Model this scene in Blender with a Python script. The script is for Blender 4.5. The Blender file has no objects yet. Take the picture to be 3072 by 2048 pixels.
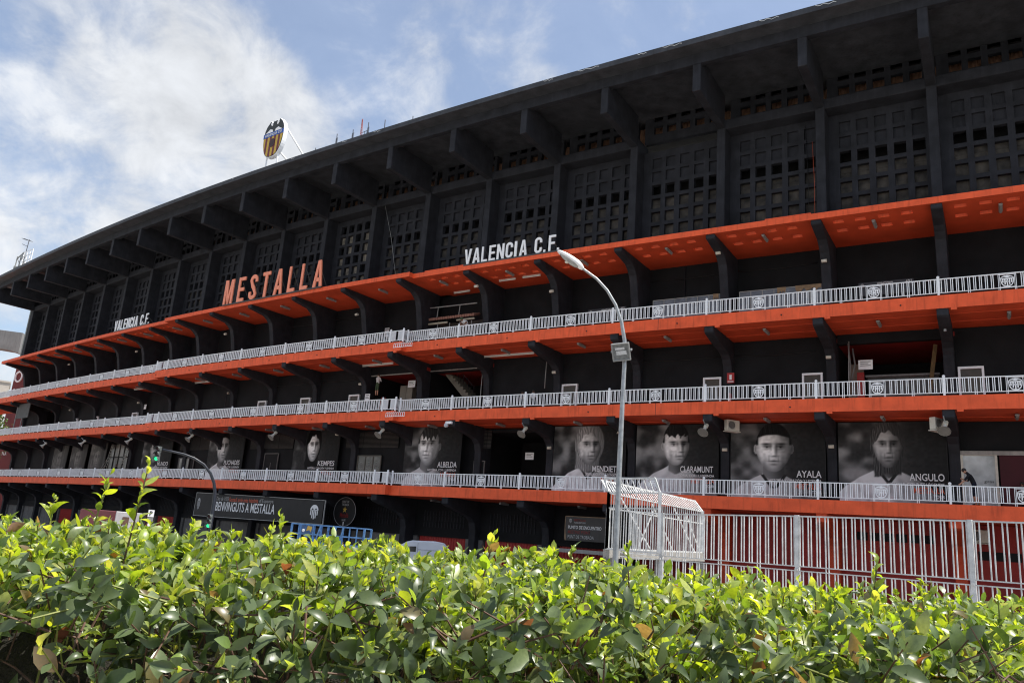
import bpy, bmesh, math, random
import numpy as np
from mathutils import Vector, Matrix, Quaternion
random.seed(7); RNG = np.random.default_rng(11)
PI = math.pi
scene = bpy.context.scene
COL = scene.collection

# ---------------------------------------------------------------- camera
CAMZ = 1.7
PITCH, ROLL, FPX = 0.24740, 0.07760, 2404.14
fw = Vector((0, math.cos(PITCH), math.sin(PITCH)))
up0 = Vector((0, -math.sin(PITCH), math.cos(PITCH))); ri0 = Vector((1, 0, 0))
ri = math.cos(ROLL) * ri0 + math.sin(ROLL) * up0
up = -math.sin(ROLL) * ri0 + math.cos(ROLL) * up0
cam_d = bpy.data.cameras.new('camera'); cam = bpy.data.objects.new('camera', cam_d); COL.objects.link(cam)
M = Matrix((ri, up, -fw)).transposed().to_4x4(); M.translation = (0, 0, CAMZ); cam.matrix_world = M
cam_d.sensor_width = 36.0; cam_d.lens = FPX / 3072 * 36.0; cam_d.clip_start = 0.05; cam_d.clip_end = 4000
scene.camera = cam

# ---------------------------------------------------------------- light
SUN_AZ, SUN_EL = math.radians(351), math.radians(65)
S = Vector((math.cos(SUN_EL) * math.cos(SUN_AZ), math.cos(SUN_EL) * math.sin(SUN_AZ), math.sin(SUN_EL)))
sun_d = bpy.data.lights.new('sun', 'SUN'); sun = bpy.data.objects.new('sun', sun_d); COL.objects.link(sun)
sun_d.energy = 5.0; sun_d.angle = math.radians(0.53); sun_d.color = (1.0, 0.95, 0.87)
sun.rotation_euler = S.to_track_quat('Z', 'Y').to_euler(); sun.location = (60, -20, 90)
scene.view_settings.view_transform = 'Standard'; scene.view_settings.look = 'None'
scene.view_settings.gamma = 1.0; scene.view_settings.use_curve_mapping = False
scene.view_settings.exposure = 0.62
CLOUD = 0.58; SKYK = 0.125
scene.cycles.filter_width = 1.15

world = bpy.data.worlds.new('World'); scene.world = world; world.use_nodes = True
wt = world.node_tree; wt.nodes.clear()
def wn(t, **k):
    n = wt.nodes.new(t)
    for a, b in k.items(): setattr(n, a, b)
    return n
def wl(a, b): wt.links.new(a, b)
def wmath(op, a, b=None, c=None, clamp=False):
    n = wn('ShaderNodeMath', operation=op); n.use_clamp = clamp
    for i, v in enumerate((a, b, c)):
        if v is None: continue
        if isinstance(v, (int, float)): n.inputs[i].default_value = v
        else: wl(v, n.inputs[i])
    return n.outputs[0]
out = wn('ShaderNodeOutputWorld')
sky = wn('ShaderNodeTexSky', sky_type='NISHITA'); sky.sun_disc = False
sky.sun_elevation = SUN_EL; sky.sun_rotation = math.atan2(S.x, S.y); sky.air_density = 1.0; sky.dust_density = 1.3; sky.ozone_density = 1.6
bg1 = wn('ShaderNodeBackground'); bg1.inputs[1].default_value = SKYK; wl(sky.outputs[0], bg1.inputs[0])
tc = wn('ShaderNodeTexCoord'); sep = wn('ShaderNodeSeparateXYZ'); wl(tc.outputs['Generated'], sep.inputs[0])
den = wmath('ADD', wmath('MAXIMUM', sep.outputs[2], 0.0), 0.62)
comb = wn('ShaderNodeCombineXYZ')
wl(wmath('DIVIDE', sep.outputs[0], den), comb.inputs[0]); wl(wmath('DIVIDE', sep.outputs[1], den), comb.inputs[1])
def noise(scale, detail, rough, dist, loc):
    mp = wn('ShaderNodeMapping'); mp.inputs['Location'].default_value = loc; wl(comb.outputs[0], mp.inputs[0])
    n = wn('ShaderNodeTexNoise'); n.inputs['Scale'].default_value = scale; n.inputs['Detail'].default_value = detail
    n.inputs['Roughness'].default_value = rough; n.inputs['Distortion'].default_value = dist; wl(mp.outputs[0], n.inputs['Vector'])
    return n.outputs[0]
n1 = noise(4.2, 10, 0.57, 0.25, (3.1, 1.7, 0)); n2 = noise(11.0, 9, 0.62, 0.35, (0.3, 5.2, 0)); n3 = noise(1.1, 3, 0.5, 0.1, (8.3, 2.2, 0))
def raydir(px, py): return (fw + ri * ((px - 1536) / FPX) - up * ((py - 1024) / FPX)).normalized()
NB = raydir(1010, 420).cross(raydir(560, -160)).normalized()      # the cloud bank ends along this great circle
if NB.dot(raydir(100, 400)) < 0: NB = -NB
vd = wn('ShaderNodeVectorMath', operation='DOT_PRODUCT'); wl(tc.outputs['Generated'], vd.inputs[0]); vd.inputs[1].default_value = NB
bank = wmath('MULTIPLY_ADD', vd.outputs['Value'], 2.2, 0.06, clamp=False)
bank = wmath('MINIMUM', wmath('MAXIMUM', bank, -0.045), 0.065)
low = wmath('MULTIPLY', wmath('SUBTRACT', 0.42, sep.outputs[2]), 0.28)
low = wmath('MAXIMUM', low, 0.0)
den2 = wmath('ADD', wmath('ADD', wmath('MULTIPLY', n1, 0.72), wmath('MULTIPLY', n2, 0.40)), wmath('ADD', bank, low))
cl = wn('ShaderNodeMapRange', interpolation_type='SMOOTHSTEP'); wl(den2, cl.inputs[0])
cl.inputs[1].default_value = 0.52; cl.inputs[2].default_value = 0.74; cl.inputs[3].default_value = 0.20; cl.inputs[4].default_value = 0.97
ramp = wn('ShaderNodeMapRange'); wl(wmath('ADD', n2, wmath('MULTIPLY', n3, 0.5)), ramp.inputs[0])
ramp.inputs[1].default_value = 0.45; ramp.inputs[2].default_value = 1.0; ramp.inputs[3].default_value = 0.62; ramp.inputs[4].default_value = 1.06
cc = wn('ShaderNodeMixRGB'); cc.blend_type = 'MULTIPLY'; cc.inputs[0].default_value = 1.0
cc.inputs[1].default_value = (0.955, 0.985, 1.03, 1); wl(ramp.outputs[0], cc.inputs[2])
bg2 = wn('ShaderNodeBackground'); bg2.inputs[1].default_value = CLOUD; wl(cc.outputs[0], bg2.inputs[0])
mx = wn('ShaderNodeMixShader'); wl(cl.outputs[0], mx.inputs[0]); wl(bg1.outputs[0], mx.inputs[1]); wl(bg2.outputs[0], mx.inputs[2]); wl(mx.outputs[0], out.inputs[0])

# ---------------------------------------------------------------- plan of the stand (stations every 6 m, s grows to the left)
BAY = 6.0
def build_plan():
    x, y, d = 21.1109, 38.2160, 2.58570
    K0, K1, K2 = -0.00123, -0.00256, 0.00168
    rows = [(0, x, y, d)]; sub = 20
    for i in range(28 * sub):
        s = i / sub; q = min(s, 20) / 10
        k = K0 + K1 * q + K2 * q * q; L = BAY / sub * (1.0068 if int(s) in (5, 11) else (0.9908 if s < 1 else 1))
        x += L * math.cos(d); y += L * math.sin(d); d += k * L; rows.append(((i + 1) / sub, x, y, d))
    x, y, d = 21.1109, 38.2160, 2.58570; neg = []
    for i in range(5 * sub):
        d -= K0 * BAY / sub; x -= BAY / sub * math.cos(d); y -= BAY / sub * math.sin(d); neg.append((-(i + 1) / sub, x, y, d))
    return np.array(neg[::-1] + rows)
PLAN = build_plan()
def F(s, off, z):
    x = np.interp(s, PLAN[:, 0], PLAN[:, 1]); y = np.interp(s, PLAN[:, 0], PLAN[:, 2]); d = np.interp(s, PLAN[:, 0], PLAN[:, 3])
    return Vector((x - math.sin(d) * off, y + math.cos(d) * off, z))
def ang(s): return float(np.interp(s, PLAN[:, 0], PLAN[:, 3])) - PI
J1, J2, PR = 5.77, 11.32, 0.47          # the middle of the stand stands forward by PR
def pr(s): return PR if J1 <= s <= J2 else 0.0
def G(s, off, z): return F(s, off + pr(s), z)
SECT = [(-3.6, J1, 0.0), (J1, J2, PR), (J2, 24.0, 0.0)]

# ---------------------------------------------------------------- helpers
def link(o, parent=None):
    COL.objects.link(o)
    if parent is not None: o.parent = parent
    return o
def tag(o, label=None, cat=None, group=None, kind=None):
    if label: o['label'] = label
    if cat: o['category'] = cat
    if group: o['group'] = group
    if kind: o['kind'] = kind
    return o
def empty(name, loc=(0, 0, 0), rz=0.0):
    o = bpy.data.objects.new(name, None); o.location = loc; o.rotation_euler = (0, 0, rz); o.empty_display_size = 0.3
    return link(o)
class MB:
    def __init__(s): s.v = []; s.f = []; s.mi = []
    def add(s, vs, fs, m=0):
        b = len(s.v); s.v += [tuple(p) for p in vs]; s.f += [tuple(i + b for i in f) for f in fs]; s.mi += [m] * len(fs); return s
    def box(s, x0, x1, y0, y1, z0, z1, m=0):
        return s.add([(x0, y0, z0), (x1, y0, z0), (x1, y1, z0), (x0, y1, z0), (x0, y0, z1), (x1, y0, z1), (x1, y1, z1), (x0, y1, z1)],
                     [(0, 3, 2, 1), (4, 5, 6, 7), (0, 1, 5, 4), (1, 2, 6, 5), (2, 3, 7, 6), (3, 0, 4, 7)], m)
    def bar(s, a, b, w, h=None, m=0, upv=(0, 0, 1)):
        a = Vector(a); b = Vector(b); h = h or w; d = (b - a).normalized(); u = Vector(upv)
        if abs(d.dot(u)) > .98: u = Vector((0, 1, 0)) if abs(d.y) < .9 else Vector((1, 0, 0))
        sx = d.cross(u).normalized(); sy = sx.cross(d).normalized(); vs = []
        for p in (a, b):
            for i, j in ((-1, -1), (1, -1), (1, 1), (-1, 1)): vs.append(p + sx * (i * w / 2) + sy * (j * h / 2))
        return s.add(vs, [(0, 1, 2, 3), (7, 6, 5, 4), (0, 4, 5, 1), (1, 5, 6, 2), (2, 6, 7, 3), (3, 7, 4, 0)], m)
    def tube(s, pts, r, n=8, m=0, cap=True):
        pts = [Vector(p) for p in pts]; rr = r if isinstance(r, (list, tuple)) else [r] * len(pts); vs = []; u = None
        for i, p in enumerate(pts):
            d = (pts[min(i + 1, len(pts) - 1)] - pts[max(i - 1, 0)]).normalized()
            if u is None:
                u = Vector((0, 0, 1)) if abs(d.z) < .9 else Vector((1, 0, 0))
            a = d.cross(u).normalized(); b = a.cross(d).normalized(); u = b
            for k in range(n):
                t = 2 * PI * k / n; vs.append(p + (a * math.cos(t) + b * math.sin(t)) * rr[i])
        fs = [(i * n + k, i * n + (k + 1) % n, (i + 1) * n + (k + 1) % n, (i + 1) * n + k) for i in range(len(pts) - 1) for k in range(n)]
        if cap: fs += [tuple(range(n))[::-1], tuple(range((len(pts) - 1) * n, len(pts) * n))]
        return s.add(vs, fs, m)
    def prism(s, poly, y0, y1, m=0, ax='y'):
        # poly: points in (x,z) extruded along y; ax 'x': points in (y,z) extruded along x
        n = len(poly)
        if ax == 'y': vs = [(p[0], y0, p[1]) for p in poly] + [(p[0], y1, p[1]) for p in poly]
        elif ax == 'x': vs = [(y0, p[0], p[1]) for p in poly] + [(y1, p[0], p[1]) for p in poly]
        else: vs = [(p[0], p[1], y0) for p in poly] + [(p[0], p[1], y1) for p in poly]
        return s.add(vs, [tuple(range(n)), tuple(range(n, 2 * n))[::-1]] + [(i, i + n, (i + 1) % n + n, (i + 1) % n) for i in range(n)], m)
    def ball(s, c, rx, ry=None, rz=None, nu=10, nv=7, m=0):
        ry = ry or rx; rz = rz or rx; vs = []; fs = []
        for j in range(nv + 1):
            t = PI * j / nv
            for i in range(nu):
                p = 2 * PI * i / nu; vs.append((c[0] + rx * math.sin(t) * math.cos(p), c[1] + ry * math.sin(t) * math.sin(p), c[2] + rz * math.cos(t)))
        for j in range(nv):
            for i in range(nu): fs.append((j * nu + i, (j + 1) * nu + i, (j + 1) * nu + (i + 1) % nu, j * nu + (i + 1) % nu))
        return s.add(vs, fs, m)
    def mesh(s, name, mats, smooth=False, recalc=True, bevel=0.0):
        me = bpy.data.meshes.new(name); me.from_pydata(s.v, [], s.f)
        for m in (mats if isinstance(mats, (list, tuple)) else [mats]): me.materials.append(m)
        if any(s.mi): me.polygons.foreach_set('material_index', s.mi)
        if recalc or bevel:
            bm = bmesh.new(); bm.from_mesh(me)
            bmesh.ops.remove_doubles(bm, verts=bm.verts, dist=1e-5) if smooth else None
            bmesh.ops.recalc_face_normals(bm, faces=bm.faces)
            if bevel:
                es = [e for e in bm.edges if len(e.link_faces) == 2 and e.calc_face_angle(0) > .5]
                bmesh.ops.bevel(bm, geom=es, offset=bevel, segments=1, affect='EDGES')
            bm.to_mesh(me); bm.free()
        if smooth: me.polygons.foreach_set('use_smooth', [True] * len(me.polygons))
        me.update(); return me
    def obj(s, name, mats, parent=None, loc=(0, 0, 0), rz=0.0, **k):
        o = bpy.data.objects.new(name, s.mesh(name, mats, **k)); o.location = loc; o.rotation_euler = (0, 0, rz); return link(o, parent)
def inst(name, me, parent=None, loc=(0, 0, 0), rz=0.0):
    o = bpy.data.objects.new(name, me); o.location = loc; o.rotation_euler = (0, 0, rz); return link(o, parent)
def copy_tree(o, parent=None):
    c = o.copy(); COL.objects.link(c); c.parent = parent
    for ch in list(o.children): copy_tree(ch, c)
    return c

# ---------------------------------------------------------------- materials
def mat(name, col, rough=0.6, var=0.12, vscale=3.0, bump=0.0, bscale=40.0, metal=0.0, spec=0.4, streak=0.0, coat=0.0):
    m = bpy.data.materials.new(name); m.use_nodes = True; t = m.node_tree; b = t.nodes['Principled BSDF']
    b.inputs['Roughness'].default_value = rough; b.inputs['Metallic'].default_value = metal
    b.inputs['Specular IOR Level'].default_value = spec; b.inputs['Coat Weight'].default_value = coat
    tcn = t.nodes.new('ShaderNodeTexCoord'); c = tuple(col) + (1,)
    if var or streak:
        geo = t.nodes.new('ShaderNodeNewGeometry')
        n = t.nodes.new('ShaderNodeTexNoise'); n.inputs['Scale'].default_value = vscale; n.inputs['Detail'].default_value = 6
        t.links.new(geo.outputs['Position'], n.inputs['Vector'])
        mr = t.nodes.new('ShaderNodeMapRange'); mr.inputs[1].default_value = .3; mr.inputs[2].default_value = .7
        mr.inputs[3].default_value = 1 - var; mr.inputs[4].default_value = 1 + var; t.links.new(n.outputs[0], mr.inputs[0])
        mix = t.nodes.new('ShaderNodeMixRGB'); mix.blend_type = 'MULTIPLY'; mix.inputs[0].default_value = 1; mix.inputs[1].default_value = c
        last = mr.outputs[0]
        if streak:
            mp = t.nodes.new('ShaderNodeMapping'); mp.inputs['Scale'].default_value = (3.0, 3.0, 0.25); t.links.new(geo.outputs['Position'], mp.inputs[0])
            n2 = t.nodes.new('ShaderNodeTexNoise'); n2.inputs['Scale'].default_value = 2.2; n2.inputs['Detail'].default_value = 5; t.links.new(mp.outputs[0], n2.inputs['Vector'])
            m2 = t.nodes.new('ShaderNodeMapRange'); m2.inputs[1].default_value = .52; m2.inputs[2].default_value = .75; m2.inputs[3].default_value = 1; m2.inputs[4].default_value = 1 - streak
            t.links.new(n2.outputs[0], m2.inputs[0])
            ml = t.nodes.new('ShaderNodeMath'); ml.operation = 'MULTIPLY'; t.links.new(last, ml.inputs[0]); t.links.new(m2.outputs[0], ml.inputs[1]); last = ml.outputs[0]
        t.links.new(last, mix.inputs[2]); t.links.new(mix.outputs[0], b.inputs['Base Color'])
    else: b.inputs['Base Color'].default_value = c
    if bump:
        geo = t.nodes.new('ShaderNodeNewGeometry'); n = t.nodes.new('ShaderNodeTexNoise'); n.inputs['Scale'].default_value = bscale; n.inputs['Detail'].default_value = 4
        t.links.new(geo.outputs['Position'], n.inputs['Vector']); bp = t.nodes.new('ShaderNodeBump'); bp.inputs['Strength'].default_value = bump; bp.inputs['Distance'].default_value = .03
        t.links.new(n.outputs[0], bp.inputs['Height']); t.links.new(bp.outputs[0], b.inputs['Normal'])
    return m
def emit(name, col, k):
    m = mat(name, col, .3, 0); b = m.node_tree.nodes['Principled BSDF']; b.inputs['Emission Color'].default_value = tuple(col) + (1,); b.inputs['Emission Strength'].default_value = k; return m
def glass(name, col, rough=.05):
    m = mat(name, col, rough, 0, spec=.6); return m
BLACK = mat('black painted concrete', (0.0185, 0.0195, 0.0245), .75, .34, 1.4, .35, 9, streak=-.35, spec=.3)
BLACK2 = mat('black with recess shade painted in', (0.0085, 0.009, 0.0105), .8, .35, .9, .3, 10, spec=.25)  # blacker copy of the facade paint; shade of the recesses is in the colour
ROOFM = mat('bituminous roof edge', (0.040, 0.042, 0.048), .6, .35, 1.3, .4, 5, streak=.3)
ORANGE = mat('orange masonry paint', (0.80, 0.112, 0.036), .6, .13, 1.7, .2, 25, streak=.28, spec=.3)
ORANGE2 = mat('orange with soffit shade painted in', (0.56, 0.070, 0.024), .65, .16, .8, .15, 20, spec=.3)  # darker copy of the orange, soffit shade put into the colour
REDW = mat('dark red wall paint', (0.30, 0.020, 0.014), .65, .18, .9, .2, 15, streak=.2)
REDM = mat('red metal door', (0.42, 0.022, 0.018), .45, .1, 4)
WHITE = mat('white painted steel', (0.88, 0.89, 0.90), .4, .05, 6)
WHITE2 = mat('white letter sheet', (0.90, 0.90, 0.90), .45, .04, 5)
SALMON = mat('orange letter sheet', (0.90, 0.29, 0.165), .45, .05, 3)
GREY = mat('light concrete', (0.30, 0.29, 0.27), .8, .2, 2.5, .4, 20, streak=.2)
GREYD = mat('grey plaster', (0.16, 0.155, 0.15), .8, .2, 2, .3, 18, streak=.25)
STEEL = mat('galvanised steel', (0.34, 0.355, 0.36), .45, .22, 9, metal=.5)
FENCE = mat('weathered white fence paint', (0.56, 0.57, 0.57), .5, .22, 5, streak=.25)
DARKM = mat('dark blue mast paint', (0.018, 0.022, 0.032), .4, .1, 5)
CREAM = mat('cream plastic', (0.58, 0.55, 0.47), .5, .08, 6)
LAMPG = mat('lamp fitting grey', (0.27, 0.27, 0.26), .45, .12, 8)
BOARD = mat('weathered brown board', (0.044, 0.038, 0.031), .75, .8, 1.7, .3, 6, streak=.3)
TILE = mat('rusty corrugated sheet', (0.30, 0.17, 0.11), .7, .35, 3, .3, 8)
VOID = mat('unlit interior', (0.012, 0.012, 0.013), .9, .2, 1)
BROWN = mat('brown door leaf', (0.075, 0.065, 0.052), .5, .2, 3)
SKIN = mat('skin', (0.42, 0.22, 0.14), .5, .06, 12)
SKIN2 = mat('tanned skin', (0.20, 0.10, 0.06), .5, .06, 12)
def cloth(n, c): return mat(n, c, .85, .12, 14, .3, 60, spec=.15)
DARKCLOTH = cloth('black cloth', (0.014, 0.014, 0.017)); WCLOTH = cloth('white cloth', (0.62, 0.62, 0.62)); GCLOTH = cloth('grey cloth', (0.12, 0.12, 0.12)); GREENCLOTH = cloth('green cloth', (0.06, 0.09, 0.05))
HAIR = mat('dark hair', (0.02, 0.014, 0.01), .5, .2, 20)
BLUE = mat('blue lift paint', (0.085, 0.20, 0.40), .5, .45, 7, .2, 20)
PRINT = bpy.data.materials.new('printed banner'); PRINT.use_nodes = True
_b = PRINT.node_tree.nodes['Principled BSDF']; _a = PRINT.node_tree.nodes.new('ShaderNodeVertexColor'); _a.layer_name = 'Col'
PRINT.node_tree.links.new(_a.outputs[0], _b.inputs['Base Color']); _b.inputs['Roughness'].default_value = .6; _b.inputs['Specular IOR Level'].default_value = .15
_n = PRINT.node_tree.nodes.new('ShaderNodeTexNoise'); _n.inputs['Scale'].default_value = 2.2; _g = PRINT.node_tree.nodes.new('ShaderNodeNewGeometry')
PRINT.node_tree.links.new(_g.outputs['Position'], _n.inputs['Vector']); _bp = PRINT.node_tree.nodes.new('ShaderNodeBump'); _bp.inputs['Strength'].default_value = .35; _bp.inputs['Distance'].default_value = .08
PRINT.node_tree.links.new(_n.outputs[0], _bp.inputs['Height']); PRINT.node_tree.links.new(_bp.outputs[0], _b.inputs['Normal'])
TXTW = mat('printed white', (0.72, 0.72, 0.72), .5, 0); TXTO = mat('printed orange', (0.62, 0.10, 0.04), .5, 0); TXTG = mat('printed grey', (0.33, 0.33, 0.33), .5, 0); TXTK = mat('printed black', (0.015, 0.015, 0.015), .5, 0)
TXTR = mat('printed dark red', (0.16, 0.012, 0.012), .5, 0); TXTY = mat('printed gold', (0.45, 0.30, 0.05), .5, 0)

def text_mesh(txt, w, h, depth=0.0, bold=0.0, m=None, upright=True, keep=False):
    """flat or extruded lettering whose box is w x h, standing in local xz and facing -y, left bottom corner at the origin"""
    cu = bpy.data.curves.new('lettering', 'FONT'); cu.body = txt; cu.size = 1; cu.offset = bold; cu.extrude = 0.5 if depth else 0.0; cu.resolution_u = 3
    o = bpy.data.objects.new('lettering', cu); COL.objects.link(o)
    dg = bpy.context.evaluated_depsgraph_get(); me = bpy.data.meshes.new_from_object(o.evaluated_get(dg))
    bpy.data.objects.remove(o); n = len(me.vertices); co = np.zeros(n * 3); me.vertices.foreach_get('co', co); co = co.reshape(-1, 3)
    if n == 0: return me
    mn = co.min(0); mxx = co.max(0); sx = w / max(mxx[0] - mn[0], 1e-6); sy = h / max(mxx[1] - mn[1], 1e-6)
    q = np.zeros_like(co); q[:, 0] = (co[:, 0] - mn[0]) * sx; q[:, 2] = (co[:, 1] - mn[1]) * sy
    if depth: q[:, 1] = -co[:, 2] * depth
    me.vertices.foreach_set('co', q.ravel()); me.materials.clear()
    if m: me.materials.append(m)
    me.update(); return me
def text(name, txt, x, z, w, h, m, parent, y=-0.012, depth=0.0, bold=0.02):
    return inst(name, text_mesh(txt, w, h, depth, bold, m), parent, (x, y, z))

def sheet(name, prof, s0, s1, m, parent, step=.25, off=0.0, closed=True, kind=None):
    """sweep a closed (off,z) profile along the plan from station s0 to s1"""
    mb = MB(); n = max(2, int(abs(s1 - s0) / step) + 1); P = len(prof)
    for i in range(n + 1):
        s = s0 + (s1 - s0) * i / n
        for o_, z in prof: mb.v.append(tuple(F(s, o_ + off, z)))
    for i in range(n):
        for k in range(P): mb.f.append((i * P + k, i * P + (k + 1) % P, (i + 1) * P + (k + 1) % P, (i + 1) * P + k)); mb.mi.append(0)
    mb.f += [tuple(range(P)), tuple(range(n * P, (n + 1) * P))[::-1]]; mb.mi += [0, 0]
    o = mb.obj(name, m, parent)
    if kind: o['kind'] = kind
    return o
# ================================================================ setting
ground = MB(); ground.add([(-900, -300, 0), (900, -300, 0), (900, 1500, 0), (-900, 1500, 0)], [(0, 1, 2, 3)])
PAVE = mat('pale paving', (0.31, 0.295, 0.27), .85, .2, .6, .2, 8)
ROAD = mat('asphalt', (0.055, 0.055, 0.057), .85, .25, .7, .4, 30)
g = ground.obj('ground', PAVE, recalc=False); tag(g, kind='structure')
rd = MB()
for s0, s1 in [(-3.6, 24.0)]:
    n = 60; a = [F(s0 + (s1 - s0) * i / n, 27.0, .004) for i in range(n + 1)]; b = [F(s0 + (s1 - s0) * i / n, 35.5, .004) for i in range(n + 1)]
    rd.add([tuple(p) for p in a + b], [(i, i + 1, n + 2 + i, n + 1 + i) for i in range(n)])
tag(rd.obj('road', ROAD), kind='structure')
KERB = mat('kerb stone', (0.33, 0.32, 0.30), .8, .15, 3)
kb = sheet('kerb', [(26.7, 0), (27.0, 0), (27.0, .13), (26.7, .13)], -3.6, 24, KERB, None, .5); tag(kb, kind='structure')

# ================================================================ the stand
ZA0, ZA1, ZB0, ZB1, ZC0, ZC1, ZD0, ZD1 = 20.45, 20.80, 14.75, 15.44, 9.62, 10.32, 4.42, 5.10
stadium = empty('football_stadium', (0, 0, 0))
tag(stadium, 'long curved black and orange football stand with three balconies under a deep roof', 'stadium')
# --- slabs
def slab(name, z0, z1, depth, s0, s1, off, parent, taper=0.0):
    return sheet(name, [(0, z1), (0, z0), (-.30, z0 + taper), (-depth, z0 + taper), (-depth, z1)], s0, s1, [ORANGE], parent, off=off)
def paint_soffit_shade(o):
    # fascia keeps the bright paint, soffit shade is painted in with a darker copy
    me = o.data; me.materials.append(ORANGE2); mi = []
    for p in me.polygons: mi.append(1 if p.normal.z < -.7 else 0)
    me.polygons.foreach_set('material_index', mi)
for si, (s0, s1, off) in enumerate(SECT):
    for nm, z0, z1, dp, lim in (('balcony_slab', ZB0, ZB1, 4.7, 23.9), ('balcony_slab', ZC0, ZC1, 4.6, 23.9), ('balcony_slab', ZD0, ZD1, 4.6, 23.9)):
        o = slab(nm, z0, z1, dp, s0, min(s1, lim), off, stadium, .03); paint_soffit_shade(o)
# canopy (top) slab with square skylight holes outside the middle section
def canopy(s0, s1, off, holes):
    if not holes:
        o = slab('canopy_slab', ZA0, ZA1, 4.8, s0, s1, off, stadium); paint_soffit_shade(o); return
    # hole rows (outer, inner) in off; hole stations per bay
    rows = [0.0, -.58, -1.0, -1.90, -2.32, -4.8]; cuts = [s0]
    k0 = math.floor(s0)
    for b in range(k0, int(s1) + 1):
        for c in (.155, .345, .545, .735):
            a_, b_ = b + c - .005, b + c + .090
            if a_ > s0 + .05 and b_ < s1 - .05: cuts += [a_, b_]
    cuts.append(s1); hs = [(cuts[i], cuts[i + 1]) for i in range(1, len(cuts) - 1, 2)]
    fine = set(cuts)
    st = sorted(fine | {s for s in np.arange(math.ceil(s0), s1, .5)}); st = [s for i, s in enumerate(st) if i == 0 or s - st[i - 1] > .012]
    mb = MB()
    def ishole(i, j):
        m_ = (st[i] + st[i + 1]) / 2
        return j in (1, 3) and any(a < m_ < b for a, b in hs)
    n = len(st)
    for z, rw in ((ZA0, rows), (ZA1, [0.0, -.22, -.98, -1.50, -2.30, -4.8])):      # tops flared outwards, shape added so hole sides catch more sky light
        for s in st:
            for r in rw: mb.v.append(tuple(F(s, r + off, z)))
    R = len(rows); B = n * R
    def add(*f): mb.f.append(f); mb.mi.append(0)
    for i in range(n - 1):
        for j in range(R - 1):
            a, b, c, d = i * R + j, i * R + j + 1, (i + 1) * R + j + 1, (i + 1) * R + j
            if ishole(i, j):
                for p, q in ((a, b), (b, c), (c, d), (d, a)):
                    add(p, q, q + B, p + B)
            else: add(a, b, c, d); add(a + B, d + B, c + B, b + B)
        add(i * R, (i + 1) * R, (i + 1) * R + B, i * R + B); add(i * R + R - 1, i * R + R - 1 + B, (i + 1) * R + R - 1 + B, (i + 1) * R + R - 1)
    for i in (0, n - 1):
        for j in range(R - 1): add(i * R + j, i * R + j + 1, i * R + j + 1 + B, i * R + j + B)
    o = mb.obj('canopy_slab', [ORANGE], stadium); paint_soffit_shade(o)
canopy(-3.6, J1, 0, True); canopy(J1, J2, PR, False); canopy(J2, 19.25, 0, True)
# low kerb pieces standing on the canopy edge
for a, b in ((4.85, 5.6), (1.0, 1.0 + .42)):
    sheet('canopy_kerb', [(-.05, ZA1 + .002), (-.05, ZA1 + .10), (-.35, ZA1 + .10), (-.35, ZA1 + .002)], a, b, ORANGE, stadium)
# --- brackets (one mesh per level, shared)
HW = .27
def bracket_mesh(prof, name, m=BLACK):
    mb = MB(); mb.prism([(-o_, z) for o_, z in prof], -HW, HW, ax='x'); return mb.mesh(name, m, bevel=.03)
LV = {
 'A': [(-.06, ZA0), (-.06, 20.22), (-.16, 20.16), (-1.75, 19.90), (-2.10, 19.68), (-2.42, 19.35), (-2.62, 18.75), (-2.88, 17.6), (-3.2, ZB1), (-4.75, ZB1), (-4.75, ZA0)],
 'B': [(-.06, ZB0 + .03), (-.06, 14.42), (-.2, 14.33), (-1.4, 14.07), (-2.5, 13.93), (-3.05, 13.78), (-3.4, 13.55), (-3.6, 13.2), (-3.7, 12.4), (-3.72, ZC1), (-4.6, ZC1), (-4.6, ZB0 + .03)],
 'C': [(-.06, ZC0 + .03), (-.06, 9.25), (-.22, 9.17), (-2.05, 8.90), (-2.75, 8.72), (-3.15, 8.40), (-3.32, 7.9), (-3.36, ZD1), (-4.6, ZD1), (-4.6, ZC0 + .03)],
 'D': [(-.10, ZD0 + .03), (-.10, 4.00), (-.3, 3.92), (-2.0, 3.52), (-2.9, 3.30), (-3.3, 2.95), (-3.45, 2.4), (-3.45, 0), (-4.6, 0), (-4.6, ZD0 + .03)]}
BM = {k: bracket_mesh(v, 'bracket') for k, v in LV.items()}
BMR = bracket_mesh(LV['D'], 'bracket', ORANGE2)
for lv, i0, i1 in (('A', -2, 19), ('B', -2, 19), ('C', -2, 19), ('D', -2, 19)):
    for i in range(i0, i1 + 1):
        s = i - .045; me = BMR if (lv == 'D' and i <= 2) else BM[lv]
        inst('bracket', me, stadium, G(s, 0, 0), ang(s))
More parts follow.
